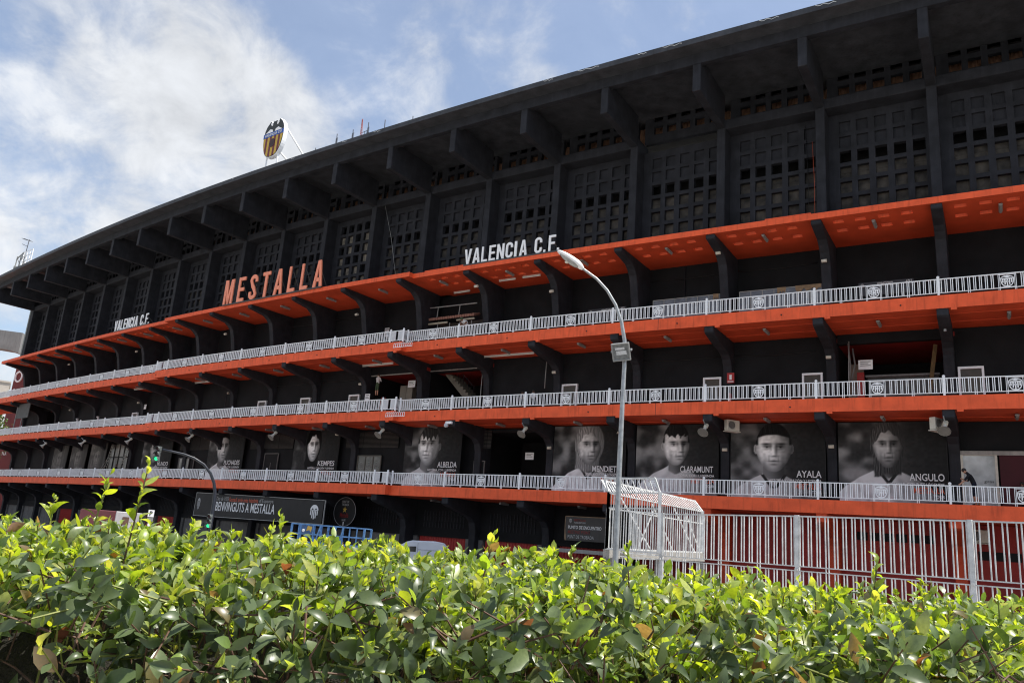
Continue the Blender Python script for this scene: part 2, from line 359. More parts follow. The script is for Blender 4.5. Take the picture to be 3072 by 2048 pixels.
# --- gallery walls, one per bay, with open bays
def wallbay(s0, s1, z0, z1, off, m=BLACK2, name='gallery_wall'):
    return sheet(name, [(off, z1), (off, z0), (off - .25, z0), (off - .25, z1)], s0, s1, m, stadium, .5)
OPEN = {('B', 0), ('B', 5), ('B', 6), ('C', 4), ('C', 13), ('C', 14), ('B', 17)}
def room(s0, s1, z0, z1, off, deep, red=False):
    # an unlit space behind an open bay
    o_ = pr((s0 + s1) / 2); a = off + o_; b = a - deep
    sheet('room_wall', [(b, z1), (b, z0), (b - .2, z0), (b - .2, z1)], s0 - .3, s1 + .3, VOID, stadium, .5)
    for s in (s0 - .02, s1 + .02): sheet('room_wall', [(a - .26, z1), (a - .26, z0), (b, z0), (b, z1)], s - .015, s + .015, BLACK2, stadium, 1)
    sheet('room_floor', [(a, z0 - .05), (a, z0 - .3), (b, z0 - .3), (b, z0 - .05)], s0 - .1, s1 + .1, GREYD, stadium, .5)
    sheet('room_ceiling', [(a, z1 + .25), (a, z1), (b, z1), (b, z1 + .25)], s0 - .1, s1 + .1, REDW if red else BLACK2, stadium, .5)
for i in range(-3, 23):
    mid = i + .45; o_ = pr(mid)
    def ends(lv):
        a, b = i - .045, i + 1 - .045
        return max(a, -3.6), b
    a, b = ends('A')
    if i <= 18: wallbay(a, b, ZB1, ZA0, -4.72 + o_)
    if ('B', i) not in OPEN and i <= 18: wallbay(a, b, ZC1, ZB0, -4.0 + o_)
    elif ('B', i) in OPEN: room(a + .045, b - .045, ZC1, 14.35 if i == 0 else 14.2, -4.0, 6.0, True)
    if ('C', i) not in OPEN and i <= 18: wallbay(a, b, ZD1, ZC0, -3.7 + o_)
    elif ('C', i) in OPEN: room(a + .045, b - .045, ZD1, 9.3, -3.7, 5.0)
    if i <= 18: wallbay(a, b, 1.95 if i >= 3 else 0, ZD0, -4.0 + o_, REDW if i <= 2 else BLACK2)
# lintels over the open bays
for i, z in ((0, 14.35), (5, 14.2), (6, 14.2), (17, 14.2)):
    sheet('lintel', [(-3.9 + pr(i + .5), ZB0 + .02), (-3.9 + pr(i + .5), z - .15), (-4.25 + pr(i + .5), z - .15), (-4.25 + pr(i + .5), ZB0 + .02)], i + .01, i + .90, BLACK2, stadium, .5)
# --- ground floor: red doors between grey piers, under a dark band
for i in range(3, 19):
    mid = i + .5; o_ = pr(mid); off = -4.0 + o_
    sheet('door_lintel', [(off + .12, 2.15), (off + .12, 1.85), (off - .25, 1.85), (off - .25, 2.15)], i - .045, i + .955, BLACK2, stadium, .5)
    for a, b, mm, nm in ((i + .0, i + .10, GREYD, 'pier'), (i + .85, i + .955, GREYD, 'pier')):
        sheet(nm, [(off + .06, 1.85), (off + .06, 0), (off - .2, 0), (off - .2, 1.85)], a, b, mm, stadium, 1)
    if i in (4, 5, 3, 11, 13, 15, 12):
        a0, b0 = i + .12, i + .83
        dr = sheet('roller_door', [(off - .12, 1.85), (off - .12, 0), (off - .2, 0), (off - .2, 1.85)], a0, b0, REDM, stadium, 1)
        rib = MB()
        for q in range(18):
            s = a0 + (b0 - a0) * (q + .5) / 18; p0 = F(s, off - .10, 0); p1 = F(s, off - .10, 1.84); rib.bar(p0, p1, .05)
        rib.obj('door_ribs', REDM, dr)
    else:
        sheet('entrance_wall', [(off - .1, 1.85), (off - .1, 0), (off - .2, 0), (off - .2, 1.85)], i + .11, i + .84, GREYD, stadium, 1)
# pierced screens above the doors
SCR = MB()
for c in range(14):
    for r in range(3):
        x = -1.9 + c * .28; z = 2.5 + r * .42; SCR.box(x, x + .07, -.04, .02, z, z + .36)
SCRM = SCR.mesh('pierced_screen', BLACK)
for i in range(3, 19): s = i + .45; inst('pierced_screen', SCRM, stadium, G(s, -4.0, 0), ang(s))

# --- upper storey: columns, cross beams, lattice screens
CW = .27
cm = MB(); cm.box(-CW, CW, 1.86, 3.6, ZA1, 28.95); CM = cm.mesh('column', BLACK, bevel=.03)
fm = MB(); fm.prism([(-2.85, 30.6), (-2.85, 28.40), (1.83, 28.33), (1.83, 30.6)], -.25, .25, ax='x'); FM = fm.mesh('roof_fin', BLACK, bevel=.03)
SCRW = 6 - 2 * CW
sx = [-.5 * SCRW + .0] ; OPC = [(.5 - c) * 6 - .03 for c in (.79, .63, .465, .30, .135)]   # opening centres, local x
OW, OH = .64, .73
OPZ = [21.17 + .98 * k for k in range(7)]                  # opening bottoms
xs = sorted({-SCRW / 2, SCRW / 2} | {c + e * OW / 2 for c in OPC for e in (-1, 1)}); zs = sorted({20.8, 28.3} | {z + e for z in OPZ for e in (0, OH)})
def lattice(xs, zs, hole, y0, y1):
    mb = MB(); nx, nz = len(xs), len(zs)
    for y in (y0, y1):
        for z in zs:
            for x in xs: mb.v.append((x, y, z))
    B = nx * nz
    def ad(*f): mb.f.append(f); mb.mi.append(0)
    for j in range(nz - 1):
        for i in range(nx - 1):
            a, b, c, d = j * nx + i, j * nx + i + 1, (j + 1) * nx + i + 1, (j + 1) * nx + i
            if hole(i, j):
                for p, q in ((a, b), (b, c), (c, d), (d, a)): ad(p, q, q + B, p + B)
            else: ad(a, b, c, d); ad(a + B, d + B, c + B, b + B)
    return mb
LM = lattice(xs, zs, lambda i, j: i % 2 == 1 and j % 2 == 1, 3.00, 3.32).mesh('lattice_screen', BLACK)
zs2 = [28.95, 29.62, 30.22, 30.56, 30.86, 30.95]
LM2 = lattice(xs, zs2, lambda i, j: i % 2 == 1 and j in (1, 3), 3.00, 3.30).mesh('clerestory_screen', BLACK)
bm_ = MB(); bm_.box(-SCRW / 2, SCRW / 2, 1.92, 3.0, 28.28, 28.93); BEAM = bm_.mesh('cross_beam', BLACK, bevel=.02)
pv = MB(); pv.box(-OW / 2 - .02, OW / 2 + .02, 0, .03, -.02, OH + .02); PB = pv.mesh('infill_panel', BOARD); PK = pv.mesh('infill_panel', BLACK)
bt = MB(); bt.box(-OW / 2 - .02, OW / 2 + .02, -.02, 0, OH * .52, OH * .56); bt.box(-OW / 2 - .02, OW / 2 + .02, 0, .03, -.02, OH * .53); bt.box(-OW / 2 - .02, OW / 2 + .02, .04, .07, OH * .5, OH + .02); PB2 = bt.mesh('infill_panel', BOARD)
CURT = mat('pale curtain board', (0.17, 0.15, 0.12), .8, .5, 2.5, .2, 9, streak=.3); PC = pv.mesh('infill_panel', CURT)
rest = {'b': MB(), 'k': MB()}
for i in range(-3, 20):
    s = i - .045; inst('column', CM, stadium, F(s, 0, 0), ang(s)); inst('roof_fin', FM, stadium, F(s, 0, 0), ang(s))
    if i > 18: continue
    c = i + .455; P0 = F(c, 0, 0); A0 = ang(c)
    L = inst('lattice_screen', LM, stadium, P0, A0); inst('clerestory_screen', LM2, stadium, P0, A0)
    if i != 2: inst('cross_beam', BEAM, stadium, P0, A0)
    rnd = random.Random(i)
    for r in range(7):
        if r == 4 and i != 7: continue
        for q, x in enumerate(OPC):
            dark = r >= 5 and i != 7
            if i == 7: pm = PC if (rnd.random() < .6 and r < 6) else None
            else: pm = PK if dark else (PB2 if r == 3 else PB)
            if pm is None: continue
            y = 3.00 + (.15 if dark else .24); z = OPZ[r]
            if -1 <= i <= 7: inst('infill_panel', pm, L, (x, y, z))
            else:
                mbx = rest['k' if dark else 'b']; T = Matrix.Translation(P0) @ Matrix.Rotation(A0, 4, 'Z') @ Matrix.Translation((x, y, z))
                mbx.add([T @ Vector(p) for p in pv.v], pv.f)
tag(rest['b'].obj('infill_panels', BOARD, stadium), kind='stuff'); tag(rest['k'].obj('infill_panels', BLACK, stadium), kind='stuff')
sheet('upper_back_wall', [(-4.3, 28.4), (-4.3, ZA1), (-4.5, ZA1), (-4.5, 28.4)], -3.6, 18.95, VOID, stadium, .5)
# corrugated sheets behind the clerestory
cs = MB()
for k in range(int(22.4 * 20)):
    s0 = -3.5 + k * .05
    cs.add([tuple(F(s0, -3.6, 29.3)), tuple(F(s0 + .025, -3.72, 29.3)), tuple(F(s0 + .05, -3.6, 29.3)), tuple(F(s0, -4.1, 31.0)), tuple(F(s0 + .025, -4.22, 31.0)), tuple(F(s0 + .05, -4.1, 31.0))], [(0, 1, 4, 3), (1, 2, 5, 4)])
cs.obj('corrugated_sheeting', TILE, stadium)
# --- roof
sheet('roof_edge_beam', [(2.88, 30.88), (2.88, 30.18), (2.48, 30.18), (2.48, 30.88)], -3.6, 19.6, BLACK, stadium)
rf = sheet('roof_slab', [(3.75, 31.30), (3.87, 31.26), (3.87, 30.90), (2.9, 30.86), (-4.6, 30.86), (-4.6, 31.9), (2.9, 31.36)], -3.6, 19.6, ROOFM, stadium)
# thin broken flashing strips along the roof edge
FL = mat('bright flashing', (0.62, 0.62, 0.60), .4, .2, 8)
for a, b in ((.62, .80), (1.12, 1.3), (2.05, 2.25), (2.42, 2.52), (2.95, 3.2), (3.5, 3.62), (6.0, 6.12), (6.6, 6.68), (9.0, 9.04), (7.62, 7.7)):
    fs = MB(); n = 9
    for k in range(n):
        s = a + (b - a) * k / (n - 1); z = 31.10 + .05 * math.sin(k * 1.7) + .09 * k / n
        p = F(s, 3.885, z); fs.v += [tuple(p), tuple(p + Vector((0, 0, .035)))]
    fs.f = [(2 * k, 2 * k + 2, 2 * k + 3, 2 * k + 1) for k in range(n - 1)]; fs.mi = [0] * (n - 1); fs.obj('flashing_strip', FL, stadium, recalc=False)
# end walls
sheet('end_wall', [(-1.9, 30.9), (-1.9, 20.8), (-12, 20.8), (-12, 30.9)], 19.0, 19.12, BLACK, stadium, 1); sheet('end_wall', [(-4.2, 20.4), (-4.2, 0), (-12, 0), (-12, 20.4)], 18.98, 19.1, BLACK, stadium, 1)
# back mass of the stand so that no light leaks in from behind
sheet('rear_wall', [(-12, 30.9), (-12, 0), (-12.3, 0), (-12.3, 30.9)], -3.6, 19.1, GREYD, stadium, .5)
sheet('roof_deck', [(-4.6, 31.9), (-4.6, 31.5), (-12.3, 32.0), (-12.3, 32.4)], -3.6, 19.6, ROOFM, stadium, .5)
sheet('end_wall', [(-1.9, 30.9), (-1.9, 0), (-12, 0), (-12, 30.9)], -3.6, -3.5, BLACK, stadium, 1)

# --- balcony railings: one per bay and level, with a ball-topped post, crest panel, balusters
def crest_panel():
    mb = MB(); y0, y1 = -.012, .012; cz = .47
    for x in (-.31, -.37 + .0, .31, .37): mb.box(x - .012, x + .012, -.015, .015, 0, .86)
    mb.box(-.38, .38, -.015, .015, .80, .825); mb.box(-.38, .38, -.015, .015, .16, .185)
    n = 18; W, top, bot = .285, .80, .19
    # shield outline as a ring
    def outl(k):
        pts = []
        for t in np.linspace(0, PI, 11): pts.append((W * k * math.cos(t), .60 + .17 * k * math.sin(t)))
        for t in np.linspace(0.1, 1, 7): pts.append((-W * k * math.cos(t * PI / 2) ** .7 if t < 1 else 0, .60 - (.60 - bot) * k * math.sin(t * PI / 2)))
        for t in np.linspace(.9, .1, 6): pts.append((W * k * math.cos(t * PI / 2) ** .7, .60 - (.60 - bot) * k * math.sin(t * PI / 2)))
        return pts
    o1, o2 = outl(1.0), outl(.88); n = len(o1)
    vs = [(p[0], y0, p[1]) for p in o1] + [(p[0], y0, p[1]) for p in o2] + [(p[0], y1, p[1]) for p in o1] + [(p[0], y1, p[1]) for p in o2]
    fs = []
    for i in range(n):
        j = (i + 1) % n; fs += [(i, j, n + j, n + i), (2 * n + i, 3 * n + i, 3 * n + j, 2 * n + j), (i, 2 * n + i, 2 * n + j, j)]
    mb.add(vs, fs)
    # bat wings and head over the band
    mb.prism([(-.235, .66), (-.15, .745), (-.07, .72), (-.03, .78), (.03, .78), (.07, .72), (.15, .745), (.235, .66), (.12, .69), (.04, .655), (-.04, .655), (-.12, .69)], y0, y1)
    mb.box(-.235, .235, y0, y1, .575, .625)
    for x, zb in ((-.185, .40), (-.095, .30), (.0, .24), (.095, .30), (.185, .40)): mb.box(x - .026, x + .026, y0, y1, zb, .575)
    mb.box(-.05, .05, y0, y1, .42, .50)
    return mb.mesh('crest_panel', WHITE)
CRM = crest_panel()
pm_ = MB(); pm_.box(-.05, .05, -.05, .05, 0, .93); pm_.ball((0, 0, .97), .075); PM = pm_.mesh('post', WHITE)
hr = MB(); hr.box(-3.0, 3.0, -.025, .025, .845, .89); hr.box(-3.0, 3.0, -.018, .018, .125, .16); HRM = hr.mesh('railing', WHITE)
bl = MB()
for k in range(24):
    x = -3 + (k + .5) * .25
    if abs(x) < .42: continue
    leg = k in (5, 6 + 11, 18) and k in (5, 18)
    for e in (-.042, .042): bl.box(x + e - .0175, x + e + .0175, -.016, .016, 0 if leg else .15, .855)
BLM = bl.mesh('balusters', WHITE)
def rail_piece(s0, s1, z, o_):
    # s0 < s1 (s grows to the left); the full pattern squeezed to the length needed
    c = (s0 + s1) / 2; k = (s1 - s0); L = inst('railing', HRM, stadium, F(c, o_ - .10, z), ang(c)); L.scale = (k, 1, 1)
    b_ = inst('balusters', BLM, L); b_['kind'] = 'stuff'; q = inst('post', PM, L, (3.0, 0, 0)); q.scale = (1 / k, 1, 1)
    if k > .6: q = inst('crest_panel', CRM, L, (0, 0, 0)); q.scale = (1 / k, 1, 1)
for lv, z in (('A', ZB1), ('B', ZC1), ('C', ZD1)):
    for i in range(-3, 23):
        a_, b_ = i - .02, i + .98
        if i == 5: rail_piece(a_, J1, z, 0); rail_piece(J1, b_, z, PR)
        elif i == 11: rail_piece(a_, J2, z, PR); rail_piece(J2, b_, z, 0)
        else: rail_piece(a_, b_, z, pr(i + .48))
    for j in (J1, J2):
        rr = MB(); p0 = F(j, -.10, z); p1 = F(j, PR - .10, z)
        for zz in (.865, .14): rr.bar(p0 + Vector((0, 0, zz)), p1 + Vector((0, 0, zz)), .04)
        for q in range(4): pp = p0.lerp(p1, (q + .5) / 4); rr.bar(pp + Vector((0, 0, .14)), pp + Vector((0, 0, .86)), .03)
        ro = rr.obj('railing', WHITE, stadium); inst('post', PM, ro, p0); inst('post', PM, ro, p1)
for z, s in ((ZB1, J1 - .02), (ZC1, J1 - .02)):
    wv = MB(); P = F(s, PR + .02, z - .42); 
    for q in range(9): wv.tube([(-.85 + q * .2, 0, 0), (-.85 + q * .2, 0, .25), (-.75 + q * .2, 0, .32), (-.67 + q * .2, 0, .25), (-.67 + q * .2, 0, 0)], .02, 5)
    wv.bar((-.9, 0, 0), (.95, 0, 0), .035); wv.obj('wave_grille', WHITE, stadium, P, ang(s))
# --- conduits, joints, spouts and tabs along the slabs
for z, off in ((ZB0 + .02, -1.1), (ZB0 + .02, -2.6), (ZC0 + .02, -2.3)):
    for s0, s1, o_ in SECT: sheet('conduit', [(off, z), (off, z - .035), (off - .035, z - .035), (off - .035, z)], s0, min(s1, 22), ORANGE2, stadium, .5, off=o_)
jm = MB(); jm.box(-.012, .012, -.004, .01, -.70, .0); JM = jm.mesh('expansion_joint', TXTK)
for z in (ZB1, ZC1):
    for s in (2.47, 14.4): inst('expansion_joint', JM, stadium, G(s, 0.0, z), ang(s))
sp = MB(); sp.tube([(0, .02, 0), (0, -.05, 0)], .04, 8); SPM = sp.mesh('drain_spout', TXTK)
for i in range(-2, 20):
    inst('drain_spout', SPM, stadium, G(i + .27, 0, ZB1 - .38), ang(i + .27))
    if i % 2: inst('drain_spout', SPM, stadium, G(i + .2, 0, ZC1 - .42), ang(i))
tbm = MB(); tbm.box(-.14, .14, 0, .12, -.10, .02); TBK = tbm.mesh('drip_block', ORANGE)
for i in range(-2, 20):
    for z in (ZC0, ZB0): inst('drip_block', TBK, stadium, G(i - .13, -.005, z), ang(i))
# --- white framed doors of the middle balcony
def door(s0, s1, z0, z1, off, fr=WHITE, lf=BROWN, name='door'):
    c = (s0 + s1) / 2; w = abs(s1 - s0) * BAY; h = z1 - z0
    mb = MB(); mb.box(-w / 2 + .1, w / 2 - .1, .02, .06, 0, h - .1); d = mb.obj(name, lf, stadium, F(c, off, z0), ang(c))
    f = MB(); f.box(-w / 2, -w / 2 + .11, -.09, .08, 0, h); f.box(w / 2 - .11, w / 2, -.09, .08, 0, h); f.box(-w / 2 + .112, w / 2 - .112, -.09, .08, h - .12, h); f.obj('frame', fr, d)
    hd = MB(); hd.box(w / 2 - .25, w / 2 - .15, -.03, .02, 1.0, 1.04); hd.obj('handle', STEEL, d)
for a, b in ((16.03, 15.84), (15.03, 14.84), (13.38, 13.17), (9.30, 9.10), (8.29, 8.08), (7.27, 7.07), (3.90, 3.70), (2.22, 2.03), (1.23, 1.04), (-.11, -.31)):
    door(a, b, ZC1, 12.60, -3.93 + pr((a + b) / 2))
GLD = mat('frosted door glass', (0.42, 0.45, 0.45), .15, .45, 1.1)
door(-.09, -.36, ZD1, 7.98, -3.45, CREAM, GLD)
text('lettering', 'giros', .18, 1.35, .42, .17, mat('door print', (.05, .05, .05), .5, 0), [o for o in stadium.children if o.name.startswith('door') and o.data.materials[0] == GLD][0], y=.0, bold=.01)
# dark doorway beside it, opening on a dark red room
o_ = sheet('doorway', [(-3.40, 7.85), (-3.40, ZD1), (-3.46, ZD1), (-3.46, 7.85)], -1.2, -.375, mat('dim red room', (0.05, 0.004, 0.008), .7, .2, 1), stadium, .2)
sheet('door_head', [(-3.35, 8.08), (-3.35, 7.87), (-3.5, 7.87), (-3.5, 8.08)], -1.2, -.09, GREY, stadium, .2)

# pipes and cables on the dark walls
def pipe(pts, r, m, name='pipe'): b = MB(); b.tube([tuple(p) for p in pts], r, 6); b.obj(name, m, stadium, smooth=True)
for s, off, z0, z1 in ((.80, -3.75, ZC1, 14.3), (5.02, -3.6, ZC1, 14.4), (4.1, -3.55, ZC1 + 2, 14.2), (3.05, -4.6, ZB1, 20.3), (7.98, -4.1, ZB1, 20.3), (10.05, -3.4, ZC1, 14.6), (2.5, -4.68, ZB1, 20.4), (5.5, -3.6, ZD1, 9.4), (12.95, -3.5, ZD1, 9.4)):
    pipe([G(s, off, z0), G(s, off, (z0 + z1) / 2), G(s - .01, off + .05, z1)], .035, LAMPG if s in (.80, 5.02, 4.1) else BLACK)
pipe([F(1.02, -1.8, 20.82), F(1.015, -1.8, 23.5), F(1.03, -1.82, 26.2)], .014, mat('orange cable', (.30, .05, .02), .5, 0), 'cable')
pipe([F(1.12, -2.95, 20.82), F(1.11, -2.95, 24), F(1.13, -2.95, 28)], .016, TXTK, 'cable')
pipe([F(6.35, -1.85, 21), F(6.55, -1.9, 25), F(6.75, -1.9, 28.2)], .018, LAMPG, 'cable')
for lv, z, off in (('a', 19.6, -4.66), ('b', 13.9, -3.92)):
    for s0, s1 in ((1.1, 1.9), (2.05, 2.9), (7.1, 7.9), (8.1, 8.9)):
        n = 8; pipe([G(s0 + (s1 - s0) * k / n, off + .02, z - .10 * math.sin(PI * k / n)) for k in range(n + 1)], .018, TXTK, 'cable')
for (a, z0, b, z1, off) in ((.80, 14.2, .80, 11.6, -3.8), (.76, 13.9, .78, 12.0, -3.8)):
    pipe([F(a, off, z0), F(a - .02, off + .1, (z0 + z1) / 2), F(b, off, z1)], .045, GREYD, 'hanging_pipe')
# fittings inside the right open bay
BEI = mat('beige plywood', (.20, .15, .115), .7, .2, 3)
sheet('store_door', [(-5.0, 13.25), (-5.0, ZC1), (-5.08, ZC1), (-5.08, 13.25)], .695, .835, BEI, stadium, 1)
sheet('store_door', [(-4.9, 12.75), (-4.9, ZC1), (-4.96, ZC1), (-4.96, 12.75)], .69, .755, REDM, stadium, 1)
for k in range(5): sheet('counter_panel', [(-4.7, 12.35), (-4.7, ZC1), (-4.78, ZC1), (-4.78, 12.35)], .05 + k * .122, .05 + k * .122 + .118, mat('counter panel', (.075, .072, .072), .5, .25, 1.5) if k == 0 else bpy.data.materials['counter panel'], stadium, 1)
sheet('counter_top', [(-4.5, 12.48), (-4.5, 12.36), (-5.0, 12.36), (-5.0, 12.48)], .04, .67, GREYD, stadium, .3)
b = MB(); b.bar(F(.13, -4.2, 11.2), F(.06, -4.3, 14.0), .20, .06); b.obj('plank', mat('raw wood', (.17, .105, .045), .7, .25, 5), stadium)
sheet('torn_lintel_edge', [(-3.88, 14.22), (-3.88, 14.16), (-4.0, 14.16), (-4.0, 14.22)], 5.1, 5.9, GREY, stadium, .2)
sheet('torn_lintel_edge', [(-3.40, 14.08), (-3.40, 14.0), (-3.5, 14.0), (-3.5, 14.08)], 6.1, 6.88, GREY, stadium, .2)
# ================================================================ portrait banners (flat print on hung sheets)
def vnoise(w, h, cells, seed):
    r = np.random.default_rng(seed); g = r.random((cells + 2, cells + 2)); y = np.linspace(0, cells, h); x = np.linspace(0, cells, w)
    yi = y.astype(int); xi = x.astype(int); fy = (y - yi)[:, None]; fx = (x - xi)[None, :]; fy = fy * fy * (3 - 2 * fy); fx = fx * fx * (3 - 2 * fx)
    a = g[yi][:, xi]; b = g[yi][:, xi + 1]; c = g[yi + 1][:, xi]; d = g[yi + 1][:, xi + 1]
    return a * (1 - fx) * (1 - fy) + b * fx * (1 - fy) + c * (1 - fx) * fy + d * fx * fy
def sst(a, b, x): t = np.clip((x - a) / (b - a), 0, 1); return t * t * (3 - 2 * t)
def portrait(asp, cx, cy, a, b, yaw=0.0, hair='short', hairv=.06, shirt=.62, seed=1, collar=True, tone=.5, N=120, fade=1.0, chin=0.0, beard=.25):
    """greyscale picture of an unknown sitter, v upwards"""
    W = N; H = int(N / asp); X, Y = np.meshgrid(np.linspace(0, 1, W), np.linspace(0, 1, H)); X = X * asp
    cx *= asp; a *= 1.16; b *= 1.10; tone *= .80; shirt *= .84
    n1 = vnoise(W, H, 5, seed); n2 = vnoise(W, H, 11, seed + 50); n3 = vnoise(W, H, 38, seed + 90)
    img = .085 + .24 * sst(.35, .8, .6 * n1 + .4 * n2) * (1 - sst(cx - .1, cx + .25, X)) + .03 * n3
    img = img * (1 - .35 * sst(cx, asp, X))
    u = (X - cx) / a; v = (Y - cy) / b
    # shoulders
    sh = cy - b * 1.02; wd = np.abs(X - cx + .02) 
    top = sh + .03 - .16 * np.clip((wd - .06) / .30, 0, 1) ** .85 - .30 * np.clip((wd - .30) / .35, 0, 1.6) ** 1.6 + .012 * (n2 - .5)
    m = sst(0, .015, top - Y); img = img * (1 - m) + m * ((1.22 - .5 * sst(cx - .05, cx + .5, X) - .22 * np.abs(np.sin(X * 17 + 5 * n1)) ** 3 * n2) * shirt * (.78 + .22 * sst(asp, 0, X)) - .10 * n2 * shirt)
    # neck
    m = sst(1.0, .93, np.abs(u - yaw * .1) / .62) * sst(.02, -.02, Y - (cy - .5 * b)) * sst(-.01, .02, Y - (sh - .13 + .55 * np.abs(X - cx)))
    img = img * (1 - m) + m * (tone * (.60 - .35 * sst(-.4, .6, u)) * (.75 + .25 * sst(cy - 1.6 * b, cy - 1.1 * b, Y) * -1 + .25))
    if collar:
        for sg in (-1, 1):
            d = np.abs((X - cx) * sg - .60 * a + (sh - .05 - Y) * .75); m = sst(.028, .018, d) * sst(.0, .02, sh - .02 - Y) * sst(-.21, -.19, Y - sh)
            img = img * (1 - m) + m * (.08 if shirt > .4 else .4)
    # long hair behind the head
    hx = np.abs(u) / 1.30; hy = v
    if hair in ('long', 'longlight'):
        r = np.sqrt((u / 1.22) ** 2 + ((v - .12) / 1.12) ** 2); m = np.maximum(sst(1.04, .97, r), sst(1.24, 1.12, np.abs(u) * (1.0 + .22 * (u > 0)) + .22 * n2) * sst(-1.25, -1.1, v + .3 * n2) * sst(.3, .1, v))
        st = .45 + .3 * np.sin(u * 34 + 9 * n2 + 2 * v) + .35 * np.sin(u * 61 - 5 * n1 + 3 * v) * n3 * 2; hv = hairv * (.55 + .8 * st * (1 - .7 * sst(-.6, .8, u))); img = img * (1 - m) + m * hv
    # ear
    for sg in ((-1,) if yaw > .1 else ((1,) if yaw < -.1 else (-1, 1))):
        if hair.startswith('long'): continue
        r = np.sqrt(((u - sg * 1.0) / .15) ** 2 + ((v + .02) / .22) ** 2); m = sst(1.05, .9, r); img = img * (1 - m) + m * (tone * (.75 if sg < 0 else .35) * (.6 + .4 * r))
    # face: wide brow, narrowing jaw
    jaw = 1 - .20 * sst(-.1, -1.0, v); r = (np.abs(u / jaw) ** 2.25 + np.abs(v) ** 2.25) ** (1 / 2.25); m = sst(1.03, .965, r)
    lit = 1 - .92 * sst(-.25 + yaw * .35, .80 + yaw * .2, u + .12 * v + .10 * (n2 - .5)); face = tone * (.40 + .72 * lit) * (1 - .30 * sst(.72, 1.0, r))
    face *= 1 - .22 * sst(.30, .85, v); eu = yaw * .50; vy = chin
    g = lambda x0, y0, sx, sy: np.exp(-(((u - x0) / sx) ** 2 + ((v - vy - y0) / sy) ** 2))
    for sg in (-1, 1):
        ex = eu + sg * .39 * (1 - .40 * yaw * sg)
        face *= 1 - .62 * g(ex + sg * .02, .12, .25, .10); face *= 1 - .45 * g(eu + sg * .17, .10, .10, .14)     # brow shadow, inner corner
        face *= 1 - .80 * g(ex + sg * .03, .205 - .02 * sg * (u - ex), .27, .038)                               # brow
        face += .10 * tone * lit * g(ex - .07, .045, .06, .025); face *= 1 - .85 * g(ex + .05 * yaw, .055, .07, .036); face *= 1 - .55 * g(ex, .085, .17, .018); face *= 1 - .30 * g(ex, -.03, .17, .03)
        face += .13 * tone * lit * g(eu * .7 + sg * .50, -.16, .17, .12); face *= 1 - .26 * g(eu * .5 + sg * .52, -.52, .14, .30)
        face *= 1 - .30 * g(eu + sg * .27, -.46, .05, .14)
    nx = eu + yaw * .20
    face += .16 * tone * g(nx - .05, -.06, .055, .24); face *= 1 - .50 * g(nx + .15, -.10, .09, .26); face *= 1 - .62 * g(nx + .02, -.33, .20, .04); face += .10 * tone * g(nx - .03, -.25, .08, .06)
    face *= 1 - .75 * g(eu, -.555, .31, .022); face *= 1 - .38 * g(eu + .02, -.515, .27, .035); face += .05 * tone * g(eu, -.615, .18, .03); face *= 1 - .45 * g(eu, -.685, .22, .045); face += .07 * tone * g(eu - .05, -.80, .16, .08)
    face *= 1 - beard * sst(-.28, -.75, v + .25 * np.abs(u)) * (.7 + .6 * n3); face *= 1 - .30 * sst(.62, .95, np.abs(u)) * sst(.1, -.5, v)
    face *= .88 + .24 * n3
    img = img * (1 - m) + m * face
    # hair over the forehead
    if hair == 'short': line = .52 + .10 * np.cos(u * 2.4) + .07 * (n2 - .5); out = 1.14
    elif hair == 'curly': line = .50 + .06 * np.sin(u * 14) + .16 * (n3 - .5); out = 1.20 + .10 * n3
    elif hair == 'fringe': line = .34 + .10 * np.sin(u * 17 + 2) + .10 * (n3 - .5) + .25 * np.abs(u); out = 1.14
    else: line = .66 - .55 * np.abs(u) ** 2 * 1.2 + .06 * np.sin(u * 11); out = 1.18
    r = np.sqrt((u / 1.07) ** 2 + (v / out) ** 2); m = sst(1.02, .97, r) * sst(-.03, .03, v - line)
    if not hair.startswith('long'): m = np.maximum(m, sst(1.03, .97, np.sqrt((u / 1.05) ** 2 + (v / 1.04) ** 2)) * sst(.84, .93, np.abs(u)) * sst(.10, .2, v))
    st = .45 + .3 * np.sin(u * 26 + v * 6 + 8 * n2) + .4 * np.sin(u * 53 - v * 9 + 5 * n1) * n3 * 2; hv = hairv * (.6 + .9 * st * (1 - .75 * sst(-.5, .7, u))); img = img * (1 - m) + m * hv
    img = np.clip(img, .012, 1) ** 1.0
    return np.clip(img * fade + (1 - fade) * .28, 0, 1)
